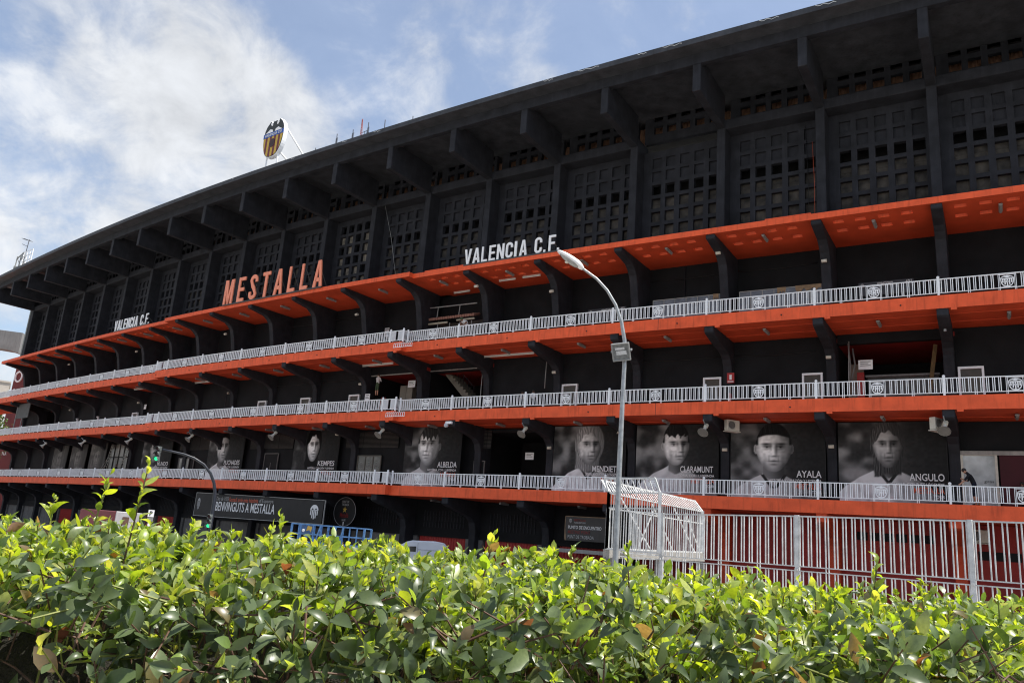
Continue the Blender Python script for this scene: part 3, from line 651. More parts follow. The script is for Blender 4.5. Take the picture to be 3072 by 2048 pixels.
def banner(label, s0, s1, z0, z1, off, img, lines, tint=(1, 1, 1), stripes=None, name='portrait_banner', cat='banner', group='portrait banners on the first balcony', gain=1.65):
    c = (s0 + s1) / 2; w = abs(s0 - s1) * BAY; h = z1 - z0; H, W = img.shape
    root = empty(name, F(c, off, z0), ang(c)); tag(root, label, cat, group)
    xs_, zs_ = np.meshgrid(np.linspace(-w / 2, w / 2, W), np.linspace(0, h, H)); bul = .02 * np.sin(xs_ * 2.1 + zs_) + .015 * vnoise(W, H, 9, W + int(s0 * 10))
    co = np.stack([xs_.ravel(), bul.ravel(), zs_.ravel()], 1); ii = np.arange(W * H).reshape(H, W)
    fs = np.stack([ii[:-1, :-1].ravel(), ii[:-1, 1:].ravel(), ii[1:, 1:].ravel(), ii[1:, :-1].ravel()], 1)
    me = bpy.data.meshes.new('printed_sheet'); me.from_pydata(co.tolist(), [], fs.tolist()); me.materials.append(PRINT)
    ca = me.color_attributes.new('Col', 'FLOAT_COLOR', 'POINT'); lum = (np.clip(img, 0, 1) ** 1.75 * gain).ravel()
    ca.data.foreach_set('color', np.stack([lum * tint[0], lum * tint[1], lum * tint[2], np.ones_like(lum)], 1).astype(np.float32).ravel())
    me.polygons.foreach_set('use_smooth', [True] * len(me.polygons)); link(bpy.data.objects.new('printed_sheet', me), root)
    hem = MB(); hem.box(-w / 2 - .03, w / 2 + .03, .05, .09, -.03, h + .03); hem.obj('backing_board', mat('sheet edge', (.03, .03, .03), .7, 0), root)
    for t, fx, fz, fw_, fh, m, bo in lines: text('lettering', t, -w / 2 + fx * w, fz * h, fw_ * w, fh * h, m, root, y=-.03, bold=bo)
    return root
def cap(name, sub, nx, nw, nz=.305, sx=None, orange=True, k=1.0):
    r = [(name, nx, nz, nw, .086, TXTW, .012), (sub, sx if sx is not None else nx - .12, nz - .064, 1 - .035 - (sx if sx is not None else nx - .12), .047, TXTW, .018)]
    if orange: r += [('MESTALLA', .965 - .27 * k, nz - .145, .27 * k, .066, TXTO, .012), ('FOREVER', .965 - .27 * k, nz - .20, .16 * k, .038, TXTG, .0), ('TOUR', .965 - .10 * k, nz - .20, .10 * k, .038, TXTW, .02)]
    return r
ZF, ZT = 5.16, 9.55
banner('dark portrait banner of a man with swept back hair beside the open white door', .885, .015, ZF, ZT, -3.15, portrait(5.22 / 4.4, .47, .715, .138, .242, .08, 'long', .15, .66, 3, True, .55, beard=.4), cap('ANGULO', 'HISTOIRE, CŒUR ET LÉGENDE', .66, .31, .30, .46))
banner('dark portrait banner of a short haired man staring straight ahead', 1.885, 1.015, ZF, ZT, -3.15, portrait(5.22 / 4.4, .47, .675, .192, .272, .0, 'short', .05, .60, 7, True, .78, beard=.32), cap('AYALA', 'HISTORIA, CORAZÓN Y LEYENDA', .71, .255, .31, .42))
banner('dark portrait banner of a curly haired man looking to the right', 2.885, 2.02, ZF, ZT, -3.15, portrait(5.2 / 4.4, .50, .71, .165, .245, .55, 'curly', .06, .66, 12, False, .78), cap('CLARAMUNT', 'HISTÒRIA, COR I LLEGENDA', .56, .39, .345, .485))
banner('dark portrait banner of a fair long haired man right behind the street lamp pole', 3.885, 3.02, ZF, ZT, -3.15, portrait(5.2 / 4.4, .51, .71, .170, .255, .42, 'longlight', .36, .72, 19, True, .68, beard=.38), cap('MENDIETA', 'STORIA, CUORE E LEGGENDA', .57, .385, .33, .48))
banner('portrait banner of a man with a fringe and raised chin beside the dark open bay', 6.02, 5.14, ZF, 9.75, -2.75, portrait(5.28 / 4.6, .44, .665, .192, .275, -.45, 'fringe', .12, .60, 23, False, .85, chin=.08, beard=.35), cap('ALBELDA', 'HISTÒRIA, COR I LLEGENDA', .63, .335, .335, .46))
banner('portrait banner of a man with long dark hair left of three crested windows', 8.14, 7.23, ZF, 9.85, -2.75, portrait(5.46 / 4.7, .45, .68, .142, .25, .15, 'long', .035, .12, 29, False, .85), cap('KEMPES', 'HISTORIA, CORAZÓN Y LEYENDA', .60, .36, .33, .38))
banner('portrait banner of a smiling dark haired man between two louvred walls', 10.24, 9.33, ZF, 9.95, -2.75, portrait(5.46 / 4.8, .42, .67, .172, .265, .25, 'short', .05, .72, 31, False, .66), cap('PUCHADES', 'HISTÒRIA, COR I LLEGENDA', .52, .44, .33, .42))
banner('portrait banner half hidden by the hanging traffic light', 12.42, 11.45, ZF, 9.8, -3.1, portrait(5.8 / 4.6, .42, .69, .165, .265, .25, 'short', .09, .70, 37, False, .55), cap('MUNDO', 'HISTORY, HEART AND LEGEND', .60, .36, .33, .40))
for (a, b, lab, sd, nm) in ((16.32, 15.62, 'faded brownish portrait banner farthest left on the first balcony', 41, 'CLAUDIO LOPEZ'), (15.42, 14.70, 'faded vertically streaked portrait banner between two ladders and the far left', 43, 'CAÑIZARES'), (14.52, 13.85, 'faded grey portrait banner just left of the first ladder', 47, None)):
    im = portrait(4.3 / 4.2, .5, .6, .2, .3, -.1, 'short', .14, .3, sd, False, .5, 70, .45); im = im * (.8 + .4 * vnoise(im.shape[1], im.shape[0], 24, sd)[im.shape[0] // 2][None, :])
    banner(lab, a, b, ZF, 9.2, -3.1, im, [(nm, .40, .30, .5, .05, TXTG, .03)] if nm else [], (1.05, 1.0, .93), gain=1.0)

# ================================================================ first balcony infill: louvred walls, windows, doorways
def thing_sheet(): pass
def louvre(s0, s1, z0, z1, off):
    c = (s0 + s1) / 2; w = abs(s0 - s1) * BAY; r = MB(); r.box(-w / 2, w / 2, .03, .06, 0, z1 - z0)
    o = r.obj('louvre', BLACK2, stadium, F(c, off, z0), ang(c)); sl = MB(); n = 13
    LG = LOUV
    for k in range(n):
        z = .06 + k * (z1 - z0 - .1) / n
        for xa, xb in ((-w / 2, -w / 6), (-w / 6 + .05, w / 6), (w / 6 + .05, w / 2)): sl.add([(xa, 0, z), (xb, 0, z), (xb, .04, z + .06), (xa, .04, z + .06)], [(0, 1, 2, 3)])
    q = sl.obj('louvre_slats', LG, o, recalc=False); q['kind'] = 'stuff'
LOUV = mat('grey louvre slats', (0.075, 0.07, 0.062), .6, .2, 4)
for a, b in ((9.25, 8.25), (7.15, 6.2), (11.2, 10.35), (5.0, 4.80)): louvre(a, b, 8.15, 9.5, -3.6 + pr((a + b) / 2) + .03)
# window of three frosted panes
c = 6.68; w_ = empty; wr = MB(); W3 = 2.5; H3 = 1.5
for x in (-W3 / 2, -W3 / 6, W3 / 6, W3 / 2): wr.box(x - .05, x + .05, -.04, .04, 0, H3)
wr.box(-W3 / 2, W3 / 2, -.04, .04, -.05, .05); wr.box(-W3 / 2, W3 / 2, -.04, .04, H3 - .05, H3 + .05)
wf = wr.obj('window', mat('bronze window frame', (.09, .085, .07), .5, .1, 4), stadium, F(c, -3.1, 6.05), ang(c))
PANE = mat('frosted pane', (.15, .155, .14), .25, .3, 2)
for k in range(3):
    pnm = MB(); pnm.box(-W3 / 2 + .06 + k * W3 / 3, -W3 / 2 - .06 + (k + 1) * W3 / 3, 0, .015, .05, H3 - .05); pnm.obj('pane', PANE, wf)
    ring = MB(); x0 = -W3 / 2 + (k + .5) * W3 / 3
    for q in range(16):
        t0, t1 = 2 * PI * q / 16, 2 * PI * (q + 1) / 16; ring.bar((x0 + .24 * math.cos(t0), -.01, .75 + .28 * math.sin(t0)), (x0 + .24 * math.cos(t1), -.01, .75 + .28 * math.sin(t1)), .02)
    for e in (-.1, 0, .1): ring.bar((x0 + e, -.01, .62), (x0 + e, -.01, .86), .03)
    ring.obj('etched_crest', mat('etched glass', (.24, .24, .22), .3, 0), wf)
def dark_door(s0, s1, z1, off, lit=False):
    c = (s0 + s1) / 2; w = abs(s0 - s1) * BAY; m = MB(); m.box(-w / 2, w / 2, 0, .03, 0, z1 - ZD1); d = m.obj('door', VOID, stadium, F(c, off, ZD1), ang(c))
    f = MB(); f.box(-w / 2 - .06, -w / 2, -.04, .04, 0, z1 - ZD1); f.box(w / 2, w / 2 + .06, -.04, .04, 0, z1 - ZD1); f.box(-w / 2, w / 2, -.04, .04, z1 - ZD1 - .06, z1 - ZD1); f.box(-.03, .03, -.03, .0, 0, (z1 - ZD1) * .7); f.obj('frame', GREYD, d)
dark_door(8.85, 8.55, 7.8, -3.1); dark_door(11.0, 10.72, 7.6, -3.1); dark_door(5.02, 4.88, 7.3, -3.6)
w2 = MB(); w2.box(-.9, .9, 0, .02, 0, 1.4); w2o = w2.obj('window', mat('sky reflecting window', (.22, .22, .20), .2, .6, 1.2), stadium, F(10.98, -3.0, 6.0), ang(11))
mm_ = MB()
for x in (-.92, -.3, .3, .92): mm_.box(x - .04, x + .04, -.05, .0, -.04, 1.44)
mm_.obj('frame', GREYD, w2o)
# glazed front behind the ladders on the far left
gz = MB(); gz.box(-2.6, 2.6, 0, .03, 0, 4.0); gzo = gz.obj('glazed_front', mat('grey reflecting glazing', (.13, .125, .11), .2, .7, .8, streak=.4), stadium, F(13.35, -3.4, ZD1), ang(13.3)); gf = MB()
for x in (-2.6, -1.5, -.35, .8, 1.9, 2.6): gf.box(x - .05, x + .05, -.06, 0, 0, 4.0)
gf.box(-2.6, 2.6, -.05, 0, 2.5, 2.6); gf.obj('frame', BLACK2, gzo)
# staircase and cabinets inside the open middle bays
st_ = MB(); prof = []; n = 10
for k in range(n): prof += [(k * .27, 2.75 - k * .235), (k * .27 + .27, 2.75 - k * .235)]
prof += [(n * .27, .2), (n * .27 - .4, .2), (0, 2.4)]
st_.prism(prof, 0, 1.3); STC = mat('bare concrete stair', (.20, .19, .155), .8, .15, 3); st_.obj('staircase', STC, stadium, F(5.83, -5.2, 11.8), ang(5.5))
rl = MB()
for k in range(11): rl.bar((.1 + k * .27, .2, 3.0 - k * .235), (.1 + k * .27, .2, 3.7 - k * .235), .03)
rl.bar((.1, .2, 3.7), (2.8, .2, 1.35), .04); rl.obj('stair_railing', BLACK, stadium, F(5.83, -5.2, 11.8), ang(5.5))
def simple(name, label, cat, s, off, z, builder, mats, group=None, rz=0.0, **k):
    mb = MB(); builder(mb); o = mb.obj(name, mats, None, F(s, off, z), ang(s) + rz, **k); tag(o, label, cat, group); return o
CAB = mat('beige metal cabinet', (.24, .22, .18), .5, .1, 3)
cb = empty('cabinet', F(6.46, -5.0, ZC1), ang(6.4)); tag(cb, 'pair of tall beige cabinet doors standing in the dark open bay', 'cabinet')
for x in (-.66, .02):
    m_ = MB(); m_.box(x, x + .64, 0, .5, .4, 3.15); m_.obj('door', CAB, cb)
base = MB(); base.box(-.68, .68, .02, .55, 0, .4); base.obj('base', CAB, cb)
def notice(label, s, off, z, w, h, rows=3, m=WHITE2, arrow=False):
    c = empty('notice', F(s, off, z), ang(s)); tag(c, label, 'notice')
    b = MB(); b.box(-w / 2, w / 2, 0, .02, 0, h); b.obj('panel', m, c)
    t = MB()
    if arrow: t.prism([(-.2, .16), (.05, .16), (.05, .06), (.22, .22), (.05, .38), (.05, .28), (-.2, .28)], -.012, -.004); t.box(-.2, .2, -.012, -.004, h - .16, h - .10)
    else:
        for k in range(rows): t.box(-w * .36, w * (.36 if k % 2 == 0 else .2), -.012, -.004, h * (.78 - k * .2), h * (.84 - k * .2))
    t.obj('print', TXTK, c); return c
notice('white notice board hung beside the beige cabinet doors', 6.28, -4.4, 13.15, .75, .55)
notice('white sign with a black arrow low on the upper balcony wall', 6.83, -4.25, 17.55, .5, .75, arrow=True)
notice('white notice on the pillar under the person on the ladder', 6.84, -3.0, 11.9, .55, .6)
notice('small white notice far left on the upper balcony', 14.3, -4.3, 17.4, .9, .55, 2)
notice('small white notice on the middle balcony just left of the black middle step', 11.0, -3.6, 12.8, .9, .5, 2)
notice('white notice on the middle balcony left of the third white door', 12.9, -3.7, 12.85, .9, .5, 2)
notice('white notice above the counter in the right open bay', .66, -4.2, 12.75, .75, .55)
notice('pale notice hung inside the dark open bay of the first balcony', 4.42, -5.2, 7.6, .7, .5)
# fire point
fp = empty('fire_sign', F(1.92, -3.62, 12.15), ang(1.92)); tag(fp, 'red fire extinguisher sign on the pillar of the middle balcony', 'sign')
b = MB(); b.box(-.22, .22, 0, .02, 0, .62); b.obj('panel', mat('sign red', (.45, .03, .03), .5, 0), fp)
b = MB(); b.box(-.07, .07, -.01, 0, .2, .5); b.box(-.18, .18, -.01, 0, .04, .07); b.box(-.18, .18, -.01, 0, .10, .12); b.obj('pictogram', WHITE2, fp)
fe = empty('fire_extinguisher', F(1.92, -3.5, 10.95), ang(1.92)); tag(fe, 'red fire extinguisher hanging below its sign on the pillar', 'fire extinguisher')
b = MB(); b.tube([(0, 0, 0), (0, 0, .5), (0, 0, .56)], [.09, .09, .04], 10); b.obj('cylinder', mat('extinguisher red', (.5, .02, .02), .35, 0), fe)
b = MB(); b.box(-.05, .05, -.03, .03, .56, .64); b.tube([(.04, -.02, .6), (.12, -.02, .5), (.12, -.04, .25)], .015, 6); b.obj('hose', TXTK, fe)
# gate number boards
for s, off, z, num, lab in ((3.44, -4.68, 17.25, '402', 'black gate number board behind the curve of the street lamp'), (.465, -4.68, 17.25, '401', 'black gate number board at the right of the upper balcony')):
    r = empty('gate_board', F(s, off, z), ang(s)); tag(r, lab, 'sign'); b = MB(); b.box(-1.45, 1.45, 0, .04, 0, .80); b.obj('panel', mat('board black', (.045, .045, .055), .4, .1, 3), r)
    text('lettering', 'VOMITORIO', -.45, .50, .85, .24, TXTW, r); text('number', num, 1.03, .50, .32, .26, TXTW, r)
    e = MB(); e.ball((-1.25, 0, .62), .1, .015, .13); e.obj('emblem', TXTG, r)
# glazed hoardings behind the upper railing
PANE2 = mat('dusty grey panel', (.115, .125, .145), .35, .35, 2.5)
def hoard(label, s0, s1, tear):
    n = round(abs(s0 - s1) * BAY / .72); c = (s0 + s1) / 2; w = abs(s0 - s1) * BAY; r = empty('hoarding', F(c, -3.0, ZB1), ang(c)); tag(r, label, 'hoarding', 'hoardings on the upper balcony')
    f = MB()
    for k in range(n + 1): x = -w / 2 + k * w / n; f.box(x - .02, x + .02, -.03, .03, 0, 2.2)
    for z in (1.1, 2.2): f.box(-w / 2, w / 2, -.03, .03, z - .02, z + .02)
    f.obj('frame', mat('pale frame', (.30, .29, .26), .5, .1, 4), r); me = None
    for k in range(n):
        for z0 in (.02, 1.12):
            if me is None: b = MB(); b.box(.02, w / n - .02, -.008, .008, 0, 1.06); me = b.mesh('panel', PANE2)
            inst('panel', me, r, (-w / 2 + k * w / n, 0, z0))
    t = MB()
    for x0, x1 in tear:
        m_ = 9; top = [(x0 + (x1 - x0) * q / m_, 2.24) for q in range(m_ + 1)]; bo = [(x0 + (x1 - x0) * q / m_, 1.95 + .12 * math.sin(q * 2.3 + x0) - .25 * (q == 1)) for q in range(m_ + 1)]
        t.prism(top + bo[::-1], -.055, -.04)
    t.obj('torn_paper', mat('brown paper', (.24, .16, .09), .8, .2, 5), r)
hoard('row of dusty grey glazed panels left of the middle black pillar', 2.74, 2.0, [(1.75, 2.1)]); hoard('longer row of grey glazed panels with torn brown paper on top', 1.80, 1.0, [(-.15, .35), (.9, 2.35)])
# tiled kiosk in the upper balcony
kr = empty('kiosk', F(5.58, -3.6, ZB1), ang(5.58)); tag(kr, 'small kiosk with a clay tile roof in the open bay of the upper balcony', 'kiosk')
b = MB()
for k in range(22): x = -2.6 + k * .236; b.tube([(x, -.45, 2.72), (x, .3, 2.98)], .12, 6)
b.obj('tile_roof', mat('clay tile', (.30, .15, .11), .8, .2, 6), kr)
b = MB(); b.box(-2.6, 2.6, -.05, .0, 0, 1.05); b.obj('counter', GREYD, kr)
b = MB(); b.box(-2.55, 2.55, .9, 1.0, 0, 2.7); b.obj('back_panel', mat('kiosk panel', (.07, .065, .06), .6, .4, 1.5), kr)
b = MB(); b.bar((-2.6, -.4, 3.68), (2.6, -.4, 3.60), .07)
for x in (-2.58, -1.15, 1.0): b.bar((x, -.4, 3.66), (x - .05, -.4, 2.7), .05)
for x in (-1.1, .1, 1.1, 2.2): b.bar((x, -.35, 1.05), (x, -.35, 2.3), .05)
b.obj('frame', LAMPG, kr)
b = MB(); b.box(-2.0, -.1, -.45, -.35, 2.28, 2.42); b.box(.8, 2.5, -.45, -.35, 2.36, 2.48); b.obj('sign_box', mat('cream box', (.36, .33, .24), .5, .2, 4), kr)
# tiled kiosk on the left: only its roof edge shows
k2 = empty('kiosk', F(11.55, -3.4, ZB1), ang(11.5)); tag(k2, 'clay tile roof edge of a kiosk far left on the upper balcony', 'kiosk')
b = MB()
for k in range(20): x = -2.3 + k * .236; b.tube([(x, -.45, 2.05), (x, .3, 2.3)], .12, 6)
b.obj('tile_roof', bpy.data.materials['clay tile'], k2); b = MB(); b.box(-2.3, 2.3, -.1, .6, 0, 1.9); b.obj('counter', BLACK2, k2)

# ================================================================ fittings
ORD = ['first', 'second', 'third', 'fourth', 'fifth', 'sixth', 'seventh', 'eighth', 'ninth', 'tenth', 'eleventh', 'twelfth', 'thirteenth', 'fourteenth', 'fifteenth', 'sixteenth', 'seventeenth', 'eighteenth', 'nineteenth', 'twentieth']
lf = MB(); lf.box(-.09, .09, -.5, .5, -.14, -.05); lf.box(-.06, .06, -.52, .52, -.20, -.14); lf.box(-.05, .05, -.2, .2, -.05, .0); LF = lf.mesh('soffit_light', LAMPG, bevel=.02)
for lv, z, off, word, rng in (('A', ZA0, -1.5, 'top canopy', range(-1, 19)), ('B', ZB0, -1.75, 'upper balcony', range(-1, 13)), ('C', ZC0, -1.85, 'middle balcony', range(-1, 14)), ('D', ZD0, -3.0, 'lowest balcony', (3, 4, 5, 6, 7))):
    for k, i in enumerate(rng):
        s = i + .48; o = inst('soffit_light', LF, None, F(s, off + (pr(s) * .5), z + (.03 if lv != 'A' else 0)), ang(s))
        tag(o, f'grey strip light under the orange {word} slab, {ORD[k]} from the right', 'light fitting', f'strip lights under the {word}')
tb = MB(); tb.tube([(-1, 0, 0), (1, 0, 0)], .045, 8); tb.box(-1, 1, -.06, .06, .05, .12); TBM = tb.mesh('fluorescent_tube', mat('white tube', (.68, .67, .62), .4, .05, 4))
for k, (s0, s1, off, z, lab) in enumerate(((4.96, 4.20, -2.8, ZB0, 'long white tube light beside the street lamp under the upper balcony'), (6.96, 6.35, -2.5, ZB0, 'long white tube light above the person on the ladder'), (4.78, 4.54, -2.8, ZA0, 'short white tube light under the top canopy, left of a pair'), (4.43, 4.18, -2.75, ZA0, 'short white tube light under the top canopy, right of a pair'), (5.63, 5.37, -3.9, ZA0, 'dim short tube light above the tiled kiosk'), (10.98, 10.48, -2.5, ZB0, 'tube light under the upper balcony left of the middle'), (12.86, 12.5, -2.2, ZB0, 'tube light under the upper balcony farthest left'))):
    o = inst('fluorescent_tube', TBM, None, F((s0 + s1) / 2, off, z - .09), ang(s0)); o.scale = (abs(s0 - s1) * 3, 1, 1); tag(o, lab, 'tube light', 'white tube lights under the slabs')
# bulkhead wall lamps
wl_ = MB(); wl_.tube([(-.14, 0, 0), (.14, 0, 0)], .10, 10); wl_.box(-.08, .08, 0, .12, -.05, .05); WLM = wl_.mesh('wall_lamp', CREAM, smooth=False)
WL = [(13.28, -2.75, 19.25, 'upper'), (16.39, -2.75, 19.4, 'upper'), (10.2, -2.3, 19.2, 'upper'), (7.12, -2.3, 19.1, 'upper'), (4.9, -1.0, 19.5, 'upper'), (3.97, -2.35, 18.9, 'upper'), (1.96, -1.7, 19.85, 'upper'), (.96, -2.45, 18.85, 'upper'),
      (16.2, -3.6, 13.7, 'middle'), (13.12, -3.6, 13.6, 'middle'), (10.09, -3.2, 13.55, 'middle'), (7.04, -3.2, 13.4, 'middle'), (3.98, -3.5, 13.4, 'middle'), (.97, -3.5, 13.4, 'middle'), (10.41, -2.8, 9.3, 'first'), (7.24, -2.5, 9.2, 'first'), (3.95, -3.2, 8.15, 'first'), (1.95, -3.2, 8.05, 'first'), (.955, -3.2, 8.25, 'first')]
cnt = {}
for s, off, z, w in sorted(WL, key=lambda q: (q[3], q[0])):
    k = cnt.get(w, 0); cnt[w] = k + 1; o = inst('wall_lamp', WLM, None, F(s, off, z), ang(s)); tag(o, f'cream wall lamp on a black bracket of the {w} balcony, {ORD[k]} from the right', 'wall lamp', 'cream wall lamps on the brackets')
simple('wall_lamp', 'tall narrow wall lamp on the rightmost bracket of the middle balcony', 'wall lamp', -.045, -1.5, 13.95, lambda m: (m.tube([(0, 0, 0), (0, 0, .5)], .07, 8), m.box(-.04, .04, 0, .1, .1, .4)), STEEL)
# horn loudspeakers
def horn():
    m = MB(); n = 14; pr_ = [(.0, .07), (.16, .08), (.26, .11), (.36, .17), (.44, .27), (.455, .275)]
    m.tube([(0, -x, 0) for x, r in pr_], [r for x, r in pr_], n, cap=False)
    i_ = [(.455, .26), (.36, .15), (.24, .08)]; m.tube([(0, -x, 0) for x, r in i_], [r for x, r in i_], n, m=1, cap=True)
    return m
HM = horn().mesh('horn', [CREAM, mat('horn inside', (.20, .19, .17), .6, .1, 5)], smooth=False); dm = MB(); dm.tube([(0, .16, 0), (0, -.02, 0)], .11, 12); dm.tube([(0, -.40, 0), (0, -.36, 0)], .07, 10); DM = dm.mesh('driver', CREAM); ym = MB(); ym.bar((0, .05, .05), (0, .05, .42), .05); YM = ym.mesh('bracket', STEEL)
HS = [(-.045, -.35, 9.05), (1.955, -.35, 9.05), (3.955, -.35, 9.05), (5.955, .10, 9.05), (7.955, .10, 9.05), (9.955, .10, 9.05), (11.955, -.35, 9.05), (13.7, -.3, 9.05), (15.5, -.3, 9.05)]
for k, (s, off, z) in enumerate(HS):
    r = empty('loudspeaker', F(s + .03, off, z - .1), ang(s)); tag(r, f'cream horn loudspeaker hung under the first balcony soffit, {ORD[k]} from the right', 'loudspeaker', 'horn loudspeakers above the portrait banners')
    r.scale = (1.12,) * 3; r.rotation_euler = (math.radians(48), 0, ang(s) + (math.radians(-8) if k < 6 else math.radians(-25)))
    inst('horn', HM, r); inst('driver', DM, r); inst('bracket', YM, r)
# dome camera
dc = empty('security_camera', F(4.955, .05, 9.25), ang(4.95)); tag(dc, 'white dome security camera on a bracket end above the fringe haired portrait', 'camera')
b = MB(); b.ball((-.28, -.1, -.02), .16, m=0); b.obj('dome', mat('camera dome', (.5, .52, .55), .15, 0), dc); b = MB(); b.box(-.30, .18, -.16, .0, .08, .24); b.bar((-.28, -.1, .2), (-.28, -.1, .1), .12); b.obj('housing', WHITE2, dc)
# air conditioners
def aircon(label, s, off, z, rz=0.0, sc=1.0):
    r = empty('air_conditioner', F(s, off, z), ang(s) + rz); tag(r, label, 'air conditioner'); r.scale = (sc,) * 3
    b = MB(); b.box(-.42, .42, -.15, .15, 0, .62); b.obj('case', CREAM, r, bevel=.02); b = MB(); 
    for k in range(9): b.box(-.36, .12, -.17, -.152, .08 + k * .055, .10 + k * .055)
    b.obj('grille', LAMPG, r); b = MB(); b.tube([(.27 - .38, -.156, .32), (.27 - .38, -.166, .32)], .22, 16); b.obj('fan', TXTK, r); b = MB(); b.box(-.45, .45, -.2, .2, -.06, -.02); b.obj('shelf', CREAM, r)
aircon('cream air conditioner on a bracket between the curly haired and the staring portraits', 1.80, -1.6, 8.9, .9)
aircon('cream air conditioner box beside the rightmost loudspeaker', .05, -.95, 8.75, 1.1)
aircon('grey air conditioner on the dark red wall behind the white fence', -.185, -3.75, 3.55)
aircon('cream air conditioner behind the lamp pole above the fair haired portrait', 2.99, -2.4, 8.95, .9, .8)
# vents in the red wall
vm = MB(); vm.box(-.26, .26, -.03, .0, 0, .42); vmm = vm.mesh('vent', VOID)
for x in np.linspace(.73, .19, 6): inst('vent', vmm, stadium, F(x, -3.985, 3.35), ang(x))
for x in (-.22, -.33, -.44, -.55, -.66): inst('vent', vmm, stadium, F(x, -3.985, 2.72), ang(x))
# ================================================================ big letters on the canopy
def block_letters(label, txt, s0, s1, off, z, h, m, strut_m, extra=(), dep=.10):
    """each letter a part; s0 is the left end"""
    c = (s0 + s1) / 2; w = abs(s0 - s1) * BAY; r = empty('letter_sign', F(c, off, z), ang(c)); tag(r, label, 'sign')
    wid = {'M': 1.0, 'I': .38, '.': .34, ' ': .45, 'N': .84, 'A': .86, 'V': .84, 'C': .80, 'F': .74, 'L': .70, 'E': .74, 'S': .80, 'T': .78}
    tot = sum(wid[q] for q in txt) + extra[0] * (len(txt) - 1) if extra else sum(wid[q] for q in txt) + .12 * (len(txt) - 1); gap = extra[0] if extra else .12
    k = w / tot; x = -w / 2
    for q in txt:
        lw = wid[q] * k
        if q == '.': b = MB(); b.box(0, lw * .62, -dep, 0, 0, h * .15); b.obj('full_stop', m, r, (x, 0, 0))
        elif q == 'I': b = MB(); b.box(0, lw * .70, -dep, 0, 0, h); b.obj('letter', m, r, (x, 0, 0))
        elif q != ' ':
            inst('letter', LET[q](lw, h, m, dep), r, (x, 0, 0))
        if q not in '. ':
            b = MB(); b.bar((lw * .5, .02, h * .78), (lw * .5 + .1, 1.0, .02), .05); b.bar((lw * .5, .02, h * .2), (lw * .5, .5, .02), .05); b.obj('strut', strut_m, r, (x, 0, 0))
        x += lw + gap * k
    b = MB(); b.box(-w / 2, w / 2, -.12, -.02, -.12, -.02); b.obj('base_rail', strut_m, r)
    return r
def poly_letter(parts):
    def f(w, h, m, dep):
        b = MB()
        for p in parts: b.prism([(x * w, z * h) for x, z in p], -dep, 0)
        return b.mesh('letter', m)
    return f
t = .29; hb = .135
def arc(cx, cz, rx, rz, tx, tz, a0, a1, n=12):
    o = [(cx + rx * math.cos(a0 + (a1 - a0) * i / n), cz + rz * math.sin(a0 + (a1 - a0) * i / n)) for i in range(n + 1)]
    q = [(cx + (rx - tx) * math.cos(a0 + (a1 - a0) * i / n), cz + (rz - tz) * math.sin(a0 + (a1 - a0) * i / n)) for i in range(n + 1)]
    return [[o[i], o[i + 1], q[i + 1], q[i]] for i in range(n)]
LET = {'M': poly_letter([[(0, 0), (.22, 0), (.22, 1), (0, 1)], [(.78, 0), (1, 0), (1, 1), (.78, 1)], [(.222, 1), (.32, 1), (.58, 0), (.42, 0), (.222, .62)], [(.778, 1), (.68, 1), (.425, .01), (.575, .01), (.778, .62)]]),
 'E': poly_letter([[(0, 0), (t, 0), (t, 1), (0, 1)], [(t, 1), (1, 1), (1, 1 - hb), (t, 1 - hb)], [(t, .57), (.9, .57), (.9, .57 - hb), (t, .57 - hb)], [(t, hb), (1, hb), (1, 0), (t, 0)]]),
 'F': poly_letter([[(0, 0), (t, 0), (t, 1), (0, 1)], [(t, 1), (1, 1), (1, 1 - hb), (t, 1 - hb)], [(t, .57), (.88, .57), (.88, .57 - hb), (t, .57 - hb)]]),
 'L': poly_letter([[(0, 0), (t, 0), (t, 1), (0, 1)], [(t, hb), (1, hb), (1, 0), (t, 0)]]),
 'T': poly_letter([[(.35, 0), (.65, 0), (.65, 1 - hb), (.35, 1 - hb)], [(0, 1), (1, 1), (1, 1 - hb), (0, 1 - hb)]]),
 'A': poly_letter([[(0, 0), (.28, 0), (.5, .80), (.5, 1), (.34, 1)], [(1, 0), (.72, 0), (.502, .80), (.502, 1), (.66, 1)], [(.30, .34), (.70, .34), (.73, .20), (.27, .20)]]),
 'V': poly_letter([[(0, 1), (.29, 1), (.5, .24), (.5, 0), (.35, 0)], [(1, 1), (.71, 1), (.502, .24), (.502, 0), (.65, 0)]]),
 'N': poly_letter([[(0, 0), (.27, 0), (.27, 1), (0, 1)], [(.73, 0), (1, 0), (1, 1), (.73, 1)], [(.272, 1), (.728, .38), (.728, 0), (.272, .62)]]),
 'C': poly_letter([[(0, .24), (t, .24), (t, .76), (0, .76)], [(1 - t, .66), (1, .66), (1, .76), (1 - t, .76)], [(1 - t, .24), (1, .24), (1, .34), (1 - t, .34)]] + arc(.5, .76, .5, .24, t, .15, 0, PI) + arc(.5, .24, .5, .24, t, .15, PI, 2 * PI)),
 'S': poly_letter([[(1 - t, .70), (1, .70), (1, .77), (1 - t, .77)], [(0, .23), (t, .23), (t, .32), (0, .32)]] + arc(.5, .77, .5, .23, t, .15, 0, PI * 1.0) + arc(.5, .23, .5, .23, t, .15, PI, 2 * PI)
   + [[(0, .77), (t, .77), (.5 + t * .1, .60), (.30, .48)], [(1, .23), (1 - t, .23), (.5 - t * .1, .40), (.70, .52)], [(.30, .48), (.5 + t * .1, .60), (.70, .52), (.5 - t * .1, .40)]])}
STRUT = mat('dark strut', (.06, .06, .06), .5, .1, 4)
